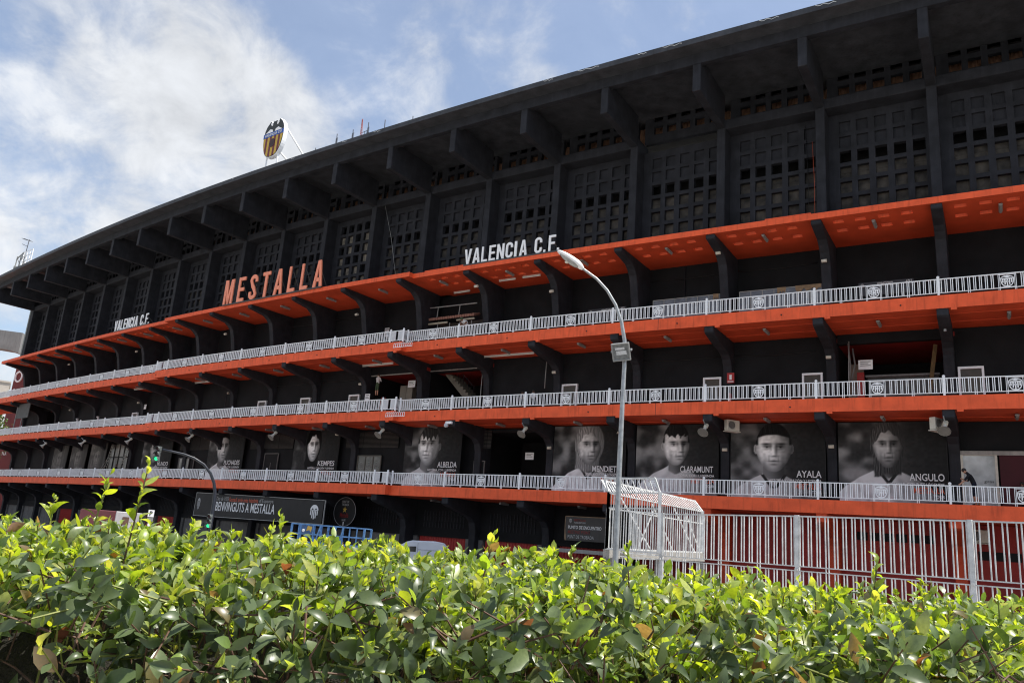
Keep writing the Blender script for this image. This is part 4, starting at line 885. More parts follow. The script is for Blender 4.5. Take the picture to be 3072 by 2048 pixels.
block_letters('huge salmon orange capital letters standing on the middle of the canopy', 'MESTALLA', 9.63, 7.36, .44, 20.87, 2.32, SALMON, STRUT, (.55,))
block_letters('white capital letters on the canopy above the street lamp', 'VALENCIA C.F.', 4.99, 3.66, -.1, 20.88, 1.14, WHITE2, STRUT, (.20,), .07)
block_letters('smaller looking white capital letters at the far left of the canopy', 'VALENCIA C.F.', 13.33, 12.02, -.1, 20.9, 1.16, WHITE2, STRUT, (.20,), .07)

# ================================================================ crest sign and aerials on the roof
cr = empty('crest_sign', F(8.285, 3.45, 31.35), ang(8.3)); tag(cr, 'bat and shield crest sign standing on white struts on the roof edge', 'sign')
Wc, Hc, zb = 1.38, 3.6, 1.02
def crest_out(k=1.0):
    pts = []
    for q in np.linspace(0, 1, 13): pts.append((Wc * k * math.cos(q * PI / 2) ** .75, zb + 2.2 - 2.2 * k * math.sin(q * PI / 2)))
    pts += [(-x, z) for x, z in pts[-2::-1]]
    topl = [(-1.30, 2.75), (-1.10, 3.15), (-.82, 3.42), (-.62, 3.60), (-.55, 3.47), (-.33, 3.40), (-.16, 3.55), (0, 3.45), (.16, 3.55), (.33, 3.40), (.55, 3.47), (.62, 3.60), (.82, 3.42), (1.10, 3.15), (1.30, 2.75)]
    return pts + [(x * k, zb + 2.2 + (z - 2.2 + .0) * k - .0) for x, z in topl]
b = MB(); b.prism(crest_out(), 0, .38); b.obj('backing', WHITE, cr)
BK = mat('crest black', (.022, .026, .024), .4, .1, 4); b = MB(); b.prism(crest_out(.97), -.02, -.002); b.obj('face', BK, cr)
YEL = mat('crest yellow', (.55, .36, .04), .45, .1, 5); MAR = mat('crest maroon', (.14, .02, .025), .45, .1, 5); BLU = mat('crest blue', (.02, .08, .34), .4, .1, 5)
def zlow(x): return zb + 2.2 - 2.2 * .95 * math.sin(math.acos(min(1, (abs(x) / (Wc * .95)) ** (1 / .75))))
xsn = np.linspace(-1.29, 1.29, 10)
for mname, mm, par in (('yellow_stripe', YEL, 0), ('maroon_stripe', MAR, 1)):
    for k in range(9):
        if k % 2 != par: continue
        x0, x1 = xsn[k], xsn[k + 1]; b = MB(); b.prism([(x0, zlow(x0)), ((x0 + x1) / 2, zlow((x0 + x1) / 2)), (x1, zlow(x1)), (x1, zb + 2.0), (x0, zb + 2.0)], -.04, -.022); b.obj(mname, mm, cr)
b = MB(); b.box(-1.36, 1.36, -.05, -.022, zb + 2.0, zb + 2.42); b.obj('blue_band', BLU, cr); text('lettering', 'VALENCIA C.F.', -1.2, zb + 2.09, 2.4, .25, TXTW, cr, y=-.058, bold=.03)
for sg in (-1, 1):
    b = MB(); b.prism([(sg * 1.15, zb + 2.44), (sg * .85, zb + 2.60), (sg * .55, zb + 2.78), (sg * .2, zb + 2.66), (sg * .12, zb + 2.44)], -.045, -.022); b.prism([(sg * .42, zb + 3.05), (sg * .58, zb + 3.28), (sg * .46, zb + 3.46), (sg * .30, zb + 3.32), (sg * .28, zb + 3.1)], -.045, -.022); b.obj('pale_inset', WHITE2, cr)
b = MB(); n = 14; b.prism([(.36 * math.cos(2 * PI * k / n), zb + 1.35 + .42 * math.sin(2 * PI * k / n)) for k in range(n)], -.065, -.042); b.obj('ball_emblem', mat('crest dark ball', (.05, .02, .02), .5, .2, 9), cr)
for sg, x in ((-1, -.75), (1, .75)):
    b = MB(); b.bar((x, .2, -.05), (x, .2, zb + 1.0), .10); b.bar((x - .12, .2, -.05), (x - .02, .2, .9), .05); b.bar((x + .14, .2, -.05), (x + .02, .2, .8), .05); b.box(x - .16, x + .16, .05, .35, -.06, .06); b.obj('leg', WHITE, cr)
    b = MB(); b.bar((x, .35, zb + (3.2 if sg > 0 else 1.9)), (x + .1, 5.2, .3), .12); b.bar((x + .1, 4.0, .3), (x + .1, 4.2, .9), .05); b.obj('strut', WHITE, cr)
AER = mat('aerial metal', (.10, .10, .11), .4, .1, 5, metal=.3)
def aerial(label, s, h, rung, off=2.9):
    r = empty('aerial', F(s, off, 31.35), ang(s)); tag(r, label, 'aerial'); b = MB(); b.bar((0, 0, 0), (-.05, 0, h), .045); b.obj('mast', AER, r)
    if rung:
        b = MB()
        for k in range(7): b.bar((-.14, 0, h * .35 + k * .09), (.10, 0, h * .35 + k * .09 + .05), .03)
        b.obj('elements', AER, r)
aerial('left stubby roof aerial with short rungs, nearest to the crest sign', 6.99, 1.5, True); aerial('second stubby roof aerial from the crest sign', 6.68, 1.4, True); aerial('plain thin roof rod right of the lattice aerial', 6.40, 1.6, True); aerial('thin roof rod farthest right on the roof edge', 6.10, 1.35, False); aerial('tiny rod on the roof edge between the crest and the aerials', 7.4, .85, False); aerial('tiny pale rod right of all the aerials', 5.62, .9, False)
r = empty('lattice_aerial', F(6.52, 2.9, 31.35), ang(6.5)); tag(r, 'red and white lattice aerial mast on the roof', 'aerial')
b = MB(); REDA = mat('aerial red', (.35, .08, .06), .5, .1, 4)
for x in (-.12, .12): b.bar((x, 0, 0), (x * .3 - .1, 0, 2.1), .03)
for k in range(8): b.bar((-.12 + .008 * k, 0, k * .25), (.12 - .03 * k, 0, k * .25 + .25), .025)
b.obj('mast', REDA, r); b = MB(); b.bar((.1, 0, .3), (.6, 0, .35), .03); b.bar((.1, 0, .85), (.6, 0, .9), .03); b.bar((.35, 0, .3), (.35, 0, .9), .03); b.bar((.6, 0, 0), (.6, 0, .92), .03); b.obj('elements', AER, r)
# roof platform with dish and mast at the far left
r = empty('roof_platform', F(18.45, 1.6, 31.35), ang(18.4)); tag(r, 'steel roof platform with white railing at the far left roof end', 'platform')
b = MB()
for x, y in ((-3.4, 0), (-3.1, 1.4), (.6, 0), (.6, 1.4)): b.bar((x, y, 0), (x * .95, y, 2.6), .13)
b.bar((-3.4, 0, 2.4), (.7, 0, 1.9), .14); b.box(-3.2, .7, 0, 1.5, 1.75, 1.9); b.obj('frame', LAMPG, r)
b = MB()
for x in (-3.0, -1.4): b.bar((x, 0, 1.9), (x + .2, 0, 3.9), .12)
b.bar((-2.9, 0, 3.6), (-.2, 0, 4.0), .12); b.bar((-2.6, 0, 3.6), (-.6, 0, 2.0), .08); b.obj('bracing', LAMPG, r)
b = MB(); 
for z in (2.0, 2.7, 3.4, 4.0): b.bar((-.2, 0, z), (3.4, 0, z - .2), .07)
for x in (-.2, 1.2, 2.4, 3.4): b.bar((x, 0, 1.9 - .05 * x), (x, 0, 4.0 - .06 * x), .09)
b.obj('railing', WHITE, r)
r2 = empty('satellite_dish', F(18.62, 1.4, 34.5), ang(18.5)); tag(r2, 'round grey dish on the far left roof platform', 'dish'); b = MB(); b.ball((0, 0, .55), .62, .25, .62, 14, 9); b.obj('reflector', STEEL, r2); b = MB(); b.bar((0, .1, -1.9), (0, .1, .3), .12); b.obj('stand', AER, r2)
r3 = empty('aerial', F(18.72, 1.2, 34.6), ang(18.5)); tag(r3, 'tall television aerial on the far left roof platform', 'aerial'); b = MB(); b.bar((.3, 0, -1.0), (.75, 0, 2.9), .08); b.obj('mast', AER, r3)
b = MB(); b.bar((.8, 0, 2.75), (-.5, -.3, 3.2), .07); b.bar((.65, 0, 1.9), (-.8, -.3, 2.45), .06)
for k in range(5): b.bar((-.3 + k * .25, -.7, 3.1 - k * .09), (-.3 + k * .25, .5, 3.1 - k * .09), .03)
b.obj('elements', AER, r3)

# ================================================================ signs at street level
def flat_emblem(parent, x, z, w, h, m=TXTW, y=-.03):
    b = MB(); b.prism([(x + w * .5 * math.cos(a), z + h * .62 + h * .38 * math.sin(a)) for a in np.linspace(0, PI, 11)], y, y + .006)
    for k in range(5):
        xc = x + (k - 2) * w * .2; d = abs(k - 2); b.prism([(xc - w * .06, z + h * (.62 - .02)), (xc + w * .06, z + h * .60), (xc + w * .055, z + h * (.04 + .11 * d * d * .6)), (xc - w * .055, z + h * (.04 + .11 * d * d * .6))], y, y + .006)
    b.obj('emblem', m, parent); k = MB()
    for sg in (-1, 1): k.prism([(x + sg * w * .36, z + h * .66), (x + sg * w * .2, z + h * .78), (x + sg * w * .06, z + h * .66)], y - .006, y - .001)
    k.obj('emblem_wings', TXTK, parent)
BAN = mat('glossy black banner', (.010, .0098, .011), .55, .3, 1.2, .25, 2.5, spec=.35)
c = (9.57 + 6.83) / 2; wb = (9.57 - 6.83) * BAY; r = empty('welcome_banner', F(c, -.25 + .3, 2.15), ang(c)); tag(r, 'long glossy black welcome banner with white lettering across the entrance', 'banner')
b = MB(); b.prism([(-wb / 2, 0), (wb / 2, 0), (wb / 2, 1.62), (-wb / 2, 1.80)], -.02, .04); b.obj('sheet', BAN, r)
b = MB(); b.bar((-wb / 2 - .08, .02, -.05), (wb / 2 + .12, .02, -.05), .05); b.bar((-wb / 2 - .08, .02, 1.86), (wb / 2 + .12, .02, 1.68), .05); b.bar((wb / 2 + .14, .02, -.1), (wb / 2 + .14, .02, 1.7), .07); b.bar((-wb / 2 - .08, .02, -.1), (-wb / 2 - .08, .02, 1.86), .05); b.obj('frame', LAMPG, r)
X0 = -wb / 2
text('lettering', 'BENVINGUTS A MESTALLA', X0 + 3.0, .44, 7.85, .76, TXTW, r, y=-.03, bold=.012)
text('lettering', 'Des de 1923', X0 + 3.0, 1.30, 1.68, .30, TXTG, r, y=-.03, bold=0); text('lettering', "l'estadi amb més història", X0 + 4.78, 1.25, 3.85, .34, TXTO, r, y=-.03, bold=0); text('lettering', "d'Espanya", X0 + 8.76, 1.21, 1.8, .36, TXTG, r, y=-.03, bold=0)
flat_emblem(r, X0 + 15.5, .24, .92, 1.10); flat_emblem(r, X0 + .5, .42, .42, 1.0, TXTG)
r = empty('round_sign', F(6.715, -1.4, 3.15), ang(6.7)); tag(r, 'round black meeting point sign with a gold star right of the welcome banner', 'sign')
b = MB(); n = 36; b.prism([(1.15 * math.cos(2 * PI * k / n), 1.05 * math.sin(2 * PI * k / n)) for k in range(n)], 0, .06); b.obj('disc', mat('sign black', (.007, .007, .0075), .6, .1, 2), r)
b = MB()
for k in range(n): a0, a1 = 2 * PI * k / n, 2 * PI * (k + 1) / n; b.bar((1.16 * math.cos(a0), -.01, 1.06 * math.sin(a0)), (1.16 * math.cos(a1), -.01, 1.06 * math.sin(a1)), .025)
b.obj('rim', TXTG, r)
text('lettering', 'PUNT DE', -.36, .66, .72, .17, TXTG, r); text('lettering', 'TROBADA', -.38, .44, .76, .17, TXTG, r); text('lettering', 'Mestalla', -.45, -.42, .9, .34, TXTR, r); text('lettering', 'BASE', -.2, -.68, .4, .14, TXTG, r); text('number', '1', -.06, -1.0, .1, .26, TXTW, r)
b = MB(); b.prism([((.25 if k % 2 == 0 else .10) * math.sin(k * PI / 5), .15 + (.25 if k % 2 == 0 else .10) * math.cos(k * PI / 5)) for k in range(10)], -.02, -.008); b.obj('star', TXTY, r)
c = (3.53 + 3.07) / 2; wb2 = .46 * BAY; r = empty('meeting_sign', F(c, -1.5, 2.23), ang(c)); tag(r, 'black three language meeting point board behind the lamp pole and white cage', 'sign')
b = MB(); b.box(-wb2 / 2, wb2 / 2, 0, .06, 0, 1.42); b.obj('panel', mat('board dark', (.028, .026, .026), .4, .2, 2), r); b = MB(); b.box(-wb2 / 2 - .03, -wb2 / 2 + .02, -.01, .07, .1, 1.45); b.prism([(-wb2 / 2, 0), (-wb2 / 2 + .12, 0), (-wb2 / 2 + .06, .5), (-wb2 / 2, .8)], -.015, -.003); b.box(-wb2 / 2, wb2 / 2, -.01, .07, 1.42, 1.47); b.obj('cardboard_edge', mat('cardboard', (.20, .14, .09), .8, .2, 4), r)
X0 = -wb2 / 2
flat_emblem(r, X0 + .36, 1.03, .2, .28, TXTG, y=-.01)
text('lettering', 'MESTALLA', X0 + .62, 1.17, .80, .13, TXTR, r); text('lettering', 'FOREVERTOUR', X0 + .62, 1.03, .80, .10, TXTG, r); text('lettering', 'PUNTO DE ENCUENTRO', X0 + .22, .70, 2.28, .20, TXTW, r, bold=.01); text('lettering', 'MEETING POINT', X0 + .22, .42, 1.55, .19, TXTR, r, bold=.01); text('lettering', 'PUNT DE TROBADA', X0 + .22, .13, 1.80, .20, TXTG, r, bold=.01)
# concrete canopy edge below it
sheet('entrance_ledge', [(-1.2, 1.72), (-1.2, 1.5), (-3.9, 1.5), (-3.9, 1.72)], 3.64, 2.2, GREY, stadium, .5)

# ================================================================ people
def person(label, loc, rz, J, mats, hair=HAIR, hat=None, scale=1.0):
    """J: joint name -> (x,y,z); one skinned continuous body"""
    E = [('pelvis', 'waist', 'T', .15), ('waist', 'chest', 'S', .16), ('chest', 'neck', 'S', .075), ('neck', 'head', 'K', .06), ('head', 'crown', 'K', .105)]
    for q in 'lr': E += [('chest', 'sh' + q, 'S', .075), ('sh' + q, 'el' + q, 'A', .052), ('el' + q, 'wr' + q, 'F', .04), ('wr' + q, 'fi' + q, 'K', .04), ('pelvis', 'hi' + q, 'T', .10), ('hi' + q, 'kn' + q, 'L', .085), ('kn' + q, 'an' + q, 'C', .06), ('an' + q, 'to' + q, 'B', .05)]
    R = {'pelvis': (.16, .12), 'waist': (.145, .11), 'chest': (.18, .125), 'neck': (.058, .058), 'head': (.082, .092), 'crown': (.07, .08)}
    for q in 'lr': R.update({'sh' + q: (.075, .075), 'el' + q: (.05, .05), 'wr' + q: (.036, .036), 'fi' + q: (.03, .045), 'hi' + q: (.095, .095), 'kn' + q: (.07, .07), 'an' + q: (.048, .048), 'to' + q: (.04, .05)})
    nm = list(R); ix = {a: i for i, a in enumerate(nm)}
    for a, b_ in (('head', 'crown'),):
        if b_ not in J: J[b_] = tuple(Vector(J['head']) + (Vector(J['head']) - Vector(J['neck'])).normalized() * .13)
    for q in 'lr':
        if 'fi' + q not in J: J['fi' + q] = tuple(Vector(J['wr' + q]) + (Vector(J['wr' + q]) - Vector(J['el' + q])).normalized() * .14)
        if 'to' + q not in J: J['to' + q] = (J['an' + q][0] + J.get('tdx', 0), J['an' + q][1] - J.get('tdy', .17), .045)
    me = bpy.data.meshes.new('body'); me.from_pydata([J[a] for a in nm], [(ix[a], ix[b_]) for a, b_, *_ in E], [])
    o = bpy.data.objects.new('body', me); COL.objects.link(o); o.modifiers.new('skin', 'SKIN'); sv = me.skin_vertices[0].data
    for a in nm: sv[ix[a]].radius = R[a]; sv[ix[a]].use_root = (a == 'pelvis')
    ss = o.modifiers.new('sub', 'SUBSURF'); ss.levels = 1; ss.render_levels = 1
    m2 = bpy.data.meshes.new_from_object(o.evaluated_get(bpy.context.evaluated_depsgraph_get())); bpy.data.objects.remove(o)
    root = empty('person', loc, rz); root.scale = (scale,) * 3; tag(root, label, 'person')
    regs = ['K', 'S', 'A', 'F', 'T', 'L', 'C', 'B']; m2.materials.clear()
    for q in regs: m2.materials.append(mats[q])
    n = len(m2.polygons); ce = np.zeros(n * 3); m2.polygons.foreach_get('center', ce); ce = ce.reshape(-1, 3); best = np.full(n, 9e9); idx = np.zeros(n, int)
    for a, b_, rg, rad in E:
        p = np.array(J[a]); d = np.array(J[b_]) - p; L2 = max((d * d).sum(), 1e-9); tt = np.clip(((ce - p) @ d) / L2, 0, 1); dist = np.linalg.norm(ce - (p + tt[:, None] * d), axis=1) / rad
        u = dist < best; best[u] = dist[u]; idx[u] = regs.index(rg)
    m2.polygons.foreach_set('material_index', idx); m2.polygons.foreach_set('use_smooth', [True] * n); link(bpy.data.objects.new('body', m2), root)
    h = Vector(J['head']); c_ = Vector(J['crown']); d = (c_ - h).normalized(); fdir = Vector((J.get('fx', 0), J.get('fy', -1), 0)).normalized()
    b = MB(); p = h + d * .085 - fdir * .02; b.ball(tuple(p), .105, .112, .10, 12, 8); b.obj('cap' if hat else 'hair', hat or hair, root, smooth=True)
    if hat: b = MB(); q = p + fdir * .12; b.ball(tuple(q - d * .01), .08, .09, .018, 10, 5); b.obj('peak', hat, root, smooth=True)
    f_ = MB(); p = h + fdir * .095 + d * .01; f_.ball(tuple(p), .02, .022, .03, 8, 5)
    s_ = fdir.cross(Vector((0, 0, 1)))
    for e in (-1, 1): f_.ball(tuple(h + s_ * e * .095 + d * .01), .02, .025, .035, 8, 5)
    f_.obj('nose_and_ears', mats['K'], root, smooth=True)
    f_ = MB()
    for e in (-1, 1): f_.ball(tuple(h + fdir * .083 + s_ * e * .035 + d * .035), .014, .014, .009, 6, 4)
    f_.ball(tuple(h + fdir * .083 - d * .05), .025, .02, .008, 6, 4); f_.obj('eyes_and_mouth', HAIR, root)
    return root
def MK(skin, shirt, trous, sleeve=True, long=False, shorts=False): return {'K': skin, 'S': shirt, 'A': shirt if sleeve else skin, 'F': skin, 'T': trous, 'L': trous, 'C': skin if shorts else trous, 'B': DARKCLOTH}
person('person in black shirt and shorts leaning one hand on the lowest railing at the right', G(-.185, -.55, ZD1), ang(-.2), dict(pelvis=(.05, .02, .95), waist=(.0, .0, 1.12), chest=(-.13, 0, 1.40), neck=(-.22, 0, 1.53), head=(-.34, -.02, 1.60), crown=(-.40, -.02, 1.72), shl=(-.14, -.20, 1.43), ell=(-.33, -.30, 1.18), wrl=(-.52, -.36, .98), fil=(-.60, -.40, .92), shr=(-.14, .20, 1.43), elr=(-.22, .26, 1.18), wrr=(-.42, .14, 1.25), hil=(.04, -.10, .90), knl=(.0, -.14, .50), anl=(.08, -.12, .08), hir=(.06, .11, .90), knr=(.10, .12, .50), anr=(.22, .14, .08), tdx=-.18, tdy=0, fx=-1, fy=-.15), MK(SKIN, DARKCLOTH, cloth('navy shorts', (.012, .014, .026)), True, shorts=True))
person('person in white vest and green cap leaning on the upper railing by the tiled kiosk', G(4.94, -.45, ZB1), ang(4.9), dict(pelvis=(.05, .22, .92), waist=(.03, .12, 1.06), chest=(-.02, -.08, 1.22), neck=(-.06, -.20, 1.30), head=(-.12, -.30, 1.34), crown=(-.13, -.34, 1.46), shl=(-.22, -.12, 1.24), ell=(-.28, -.30, 1.0), wrl=(-.10, -.36, .95), shr=(.18, -.12, 1.24), elr=(.22, -.30, 1.0), wrr=(.02, -.36, .95), hil=(-.06, .22, .88), knl=(-.08, .16, .48), anl=(-.08, .22, .08), hir=(.15, .22, .88), knr=(.18, .16, .48), anr=(.2, .26, .08), fx=-.5, fy=-1), MK(SKIN2, WCLOTH, GCLOTH, False), hat=GREENCLOTH)
person('person in white T-shirt and dark shorts standing high on a red ladder', G(6.67, -3.45, 12.30), ang(6.67), dict(pelvis=(0, 0, .92), waist=(0, 0, 1.08), chest=(-.02, .02, 1.36), neck=(-.03, .03, 1.52), head=(-.05, .05, 1.62), shl=(-.19, .02, 1.40), ell=(-.28, .16, 1.30), wrl=(-.22, .36, 1.42), shr=(.17, .02, 1.40), elr=(.20, .15, 1.18), wrr=(.05, .30, 1.22), hil=(-.09, 0, .88), knl=(-.10, -.02, .48), anl=(-.09, 0, .08), hir=(.09, 0, .88), knr=(.11, -.03, .48), anr=(.10, 0, .08), fx=-.2, fy=1, tdy=-.15), MK(SKIN, WCLOTH, GREENCLOTH, True, shorts=True))
stand = lambda: dict(pelvis=(0, 0, .95), waist=(0, 0, 1.1), chest=(0, 0, 1.38), neck=(0, 0, 1.54), head=(0, -.02, 1.63), shl=(-.19, 0, 1.42), ell=(-.24, -.05, 1.14), wrl=(-.12, -.25, 1.08), shr=(.19, 0, 1.42), elr=(.24, -.04, 1.14), wrr=(.14, -.24, 1.1), hil=(-.09, 0, .9), knl=(-.1, -.02, .5), anl=(-.1, 0, .08), hir=(.09, 0, .9), knr=(.1, -.02, .5), anr=(.1, 0, .08))
STRIPE = mat('striped shirt', (.10, .10, .11), .8, .8, 30)
person('person in dark striped shirt behind the middle railing, left of a pair', G(4.12, -1.0, ZC1), ang(4.1), stand(), MK(SKIN2, STRIPE, DARKCLOTH), scale=.70)
person('person in white shirt behind the middle railing, right of a pair', G(3.98, -1.0, ZC1), ang(4.0) + .5, stand(), MK(SKIN2, WCLOTH, DARKCLOTH), scale=.74)
person('person in dark work clothes standing by the ladders at the far left balcony', G(12.98, -2.2, ZD1), ang(13), stand(), MK(SKIN2, DARKCLOTH, DARKCLOTH), scale=.92)
person('dim person in a light shirt sitting inside the dark red doorway', G(-.52, -3.15, ZD1), ang(-.5) + 1.2, stand(), MK(SKIN2, GCLOTH, DARKCLOTH), scale=.80)
# ladders
def ladder(label, s, off, z, h, w, m, lean=.0, kind_a=False):
    r = empty('ladder', F(s, off, z), ang(s)); tag(r, label, 'ladder'); b = MB()
    for x in (-w / 2, w / 2): b.bar((x, 0, 0), (x * .8, lean, h), .06, .03)
    b.obj('stiles', m, r); b = MB(); n = int(h / .3)
    for k in range(1, n): t_ = k / n; b.bar((-w / 2 * (1 - .2 * t_), lean * t_, h * t_), (w / 2 * (1 - .2 * t_), lean * t_, h * t_), .035)
    b.obj('rungs', m, r)
    if kind_a:
        b = MB()
        for x in (-w / 2, w / 2): b.bar((x - .9, -.4, 0), (x * .8, lean, h * .72), .05, .03)
        b.obj('rear_legs', m, r)
ALU = mat('aluminium', (.24, .23, .20), .4, .15, 8, metal=.4)
ladder('left ladder leaning beside the faded portraits on the first balcony', 13.62, -2.6, ZD1, 3.9, .55, ALU, .5, True); ladder('right stepladder on the first balcony near the glazed front', 12.98, -2.6, ZD1, 3.7, .5, ALU, .4, True)
ladder('red stepladder under the person in the white T-shirt', 6.67, -3.55, ZC1, 2.0, .5, mat('red ladder', (.28, .04, .035), .5, .1, 4), .25, True)
# old panel shelter far left of the middle balcony
r = empty('shelter_panel', F(17.6, -1.0, ZC1), ang(17.6)); tag(r, 'grey panelled shelter hanging far left under the upper balcony', 'shelter'); b = MB(); b.box(-2.2, 2.2, 0, .08, 2.3, 4.2); b.obj('panel', mat('shelter grey', (.06, .058, .055), .6, .2, 2), r); b = MB(); b.bar((-2.25, 0, 0), (-2.25, 0, 4.3), .1); b.bar((0, .05, 0), (0, .05, 2.3), .08); b.obj('post', LAMPG, r)
# ================================================================ street lamp, floodlight, traffic light
r = empty('street_lamp', (2.868, 19.80, 0)); tag(r, 'tall curved galvanised street lamp with a white head leaning left', 'street lamp')
pts = [(0, 0, 0), (.0, 0, 1.5), (.0, 0, 3.5), (.01, 0, 5.4), (.02, 0, 6.3), (-.0, 0, 6.95), (-.10, .01, 7.45), (-.27, .03, 7.90), (-.50, .06, 8.28), (-.78, .09, 8.58), (-1.12, .12, 8.82), (-1.22, .13, 8.89)]
b = MB(); b.tube(pts, [.076, .073, .066, .058, .053, .050, .046, .042, .038, .035, .033, .031], 14); b.obj('pole', STEEL, r, smooth=True)
b = MB(); b.box(-.2, .2, -.2, .2, 0, .03); b.box(-.09, .09, -.10, -.075, .5, .9); b.obj('base_plate', STEEL, r)
ax = Vector((-.80, .05, .52)).normalized(); sd = Vector((.05, 1, 0)); sd = (sd - ax * sd.dot(ax)).normalized(); nu = ax.cross(sd).normalized()
if nu.z < 0: nu = -nu
hp = Vector((-1.18, .13, 8.86))
def loft(secs, n=14, lower=False):
    b = MB()
    for t_, w_, hu, hl in secs:
        c_ = hp + ax * t_
        for k in range(n):
            a_ = 2 * PI * k / n; b.v.append(tuple(c_ + sd * (w_ * math.cos(a_)) + nu * ((hu if math.sin(a_) > 0 else hl) * math.sin(a_))))
    m_ = len(secs)
    for i in range(m_ - 1):
        for k in range(n): b.f.append((i * n + k, i * n + (k + 1) % n, (i + 1) * n + (k + 1) % n, (i + 1) * n + k)); b.mi.append(0)
    b.f += [tuple(range(n))[::-1], tuple(range((m_ - 1) * n, m_ * n))]; b.mi += [0, 0]; return b
loft([(-.03, .05, .05, .04), (.05, .12, .09, .05), (.18, .155, .125, .05), (.40, .165, .125, .045), (.60, .15, .10, .035), (.74, .11, .065, .025), (.80, .05, .03, .012)]).obj('lamp_head', WHITE2, r, smooth=True)
loft([(.10, .10, .0, .06), (.20, .135, .0, .095), (.40, .145, .0, .105), (.58, .12, .0, .075), (.70, .07, .0, .04)]).obj('lamp_glass', mat('lamp glass', (.34, .34, .33), .12, .15, 10, spec=.7), r, smooth=True)
c_ = hp + ax * .42 - nu * .10; b = MB(); b.ball(tuple(c_), .06, .05, .035); b.obj('bulb', mat('bulb', (.7, .66, .55), .2, 0), r)
# floodlight clamped to the lamp pole
r = empty('floodlight', (2.80, 19.66, 6.62)); tag(r, 'square floodlight clamped to the street lamp pole', 'floodlight')
nf = Vector((-.22, -.86, -.46)).normalized(); ux = Vector((1, -.12, .20)); ux = (ux - nf * ux.dot(nf)).normalized(); uz = nf.cross(ux); uz = -uz if uz.z < 0 else uz
r.matrix_world = Matrix.Translation((2.76, 19.60, 6.60)) @ Matrix((ux, -nf, uz)).transposed().to_4x4()
b = MB(); b.prism([(-.17, -.15), (.17, -.15), (.23, -.22), (.23, .22), (-.23, .22), (-.23, -.22), (-.17, -.15)][:6], 0, .02); b.box(-.21, .21, .0, .16, -.20, .20); b.obj('housing', STEEL, r)
b = MB()
for x0, x1, z0, z1 in ((-.23, .23, .19, .23), (-.23, .23, -.23, -.19), (-.23, -.19, -.19, .19), (.19, .23, -.19, .19)): b.box(x0, x1, -.045, .0, z0, z1)
b.obj('rim', LAMPG, r, bevel=.01); b = MB(); b.box(-.19, .19, -.022, -.01, -.19, .19); b.obj('glass', mat('flood glass', (.20, .205, .20), .12, .3, 12, spec=.7), r); b = MB(); b.box(-.12, .14, -.03, -.022, -.07, .03); b.box(-.14, .1, -.03, -.022, .06, .12); b.obj('reflector', mat('flood reflector', (.62, .62, .62), .2, .2, 15), r)
b = MB(); b.bar((-.25, .06, 0), (-.25, .22, 0), .03); b.bar((.25, .06, 0), (.25, .22, 0), .03); b.bar((-.25, .22, 0), (.25, .22, 0), .03); b.obj('clamp', STEEL, r)
# traffic light
r = empty('traffic_light', (-13.73, 39.68, 0)); tag(r, 'dark arched traffic light mast with two green lit signal heads', 'traffic light')
b = MB(); b.tube([(0, 0, 0), (0, 0, 1.5), (-.02, 0, 2.6), (-.05, 0, 3.1), (-.15, -.04, 3.5), (-.36, -.12, 3.93), (-.70, -.26, 4.33), (-1.15, -.42, 4.58), (-1.6, -.6, 4.72), (-2.15, -.8, 4.80), (-2.55, -.95, 4.84)], [.10, .095, .085, .08, .075, .07, .065, .06, .055, .05, .05], 12); b.obj('mast', DARKM, r, smooth=True)
LENSR = mat('dark red lens', (.035, .008, .012), .3, 0); LENSA = mat('dark amber lens', (.035, .014, .012), .3, 0); LENSG = emit('lit green lens', (.01, .42, .17), 1.6); HEADM = mat('signal housing', (.10, .115, .115), .5, .15, 8)
def head(p, sc):
    b = MB(); w_ = .125 * sc; h_ = .235 * sc
    for k in range(3): b.box(-w_, w_, -.02, .14, -h_ / 2 - h_ * k + .005, h_ / 2 - h_ * k - .005)
    hd = b.obj('signal_head', HEADM, r, p, bevel=.015)
    for k, m_ in enumerate((LENSR, LENSA, LENSG)):
        z = -h_ * k; q = MB(); q.tube([(0, -.02, z), (0, -.035, z)], [.095 * sc, .085 * sc], 16); q.obj('lens', m_, hd)
        v = MB(); n = 10
        for i in range(n + 1):
            a_ = -.25 + (PI + .5) * i / n
            for y in (-.02, -.22 * sc): v.v.append((.112 * sc * math.cos(a_), y, z + .112 * sc * math.sin(a_) - (.02 if y < -.1 else 0)))
        v.f = [(2 * i, 2 * i + 1, 2 * i + 3, 2 * i + 2) for i in range(n)]; v.mi = [0] * n; vo = v.obj('visor', HEADM, hd, recalc=False)
head((-2.72, -1.0, 4.86), 1.0); head((-.06, -.12, 1.92), .92)
b = MB(); b.bar((-.35, -.02, 1.55), (0, 0, 1.55), .05); b.box(-.42, -.32, -.08, .04, 1.35, 1.6); b.obj('push_box', DARKM, r)
# parking sign
r = empty('parking_sign', (-21.28, 50.72, 0), .25); tag(r, 'parking sign post beside the maroon van', 'sign'); b = MB(); b.bar((0, .06, 0), (0, .06, 2.15), .09); b.box(-.19, .19, .01, .05, .5, 2.13); b.obj('post', TXTK, r); b = MB(); b.box(-.17, .17, -.01, .0, 1.68, 2.1); b.obj('panel', WHITE2, r); text('lettering', 'P', -.08, 1.75, .16, .28, TXTK, r, y=-.02, bold=.03); b = MB(); b.box(-.17, .17, -.01, 0, 1.42, 1.64); b.obj('time_plate', LAMPG, r); b = MB(); b.tube([(0, -.01, 1.18), (0, 0, 1.18)], .16, 16); b.obj('round_plate', mat('dull red', (.22, .03, .03), .5, 0), r); b = MB(); b.box(-.09, .09, -.02, -.012, 1.05, 1.30); b.obj('plate', WHITE2, r)

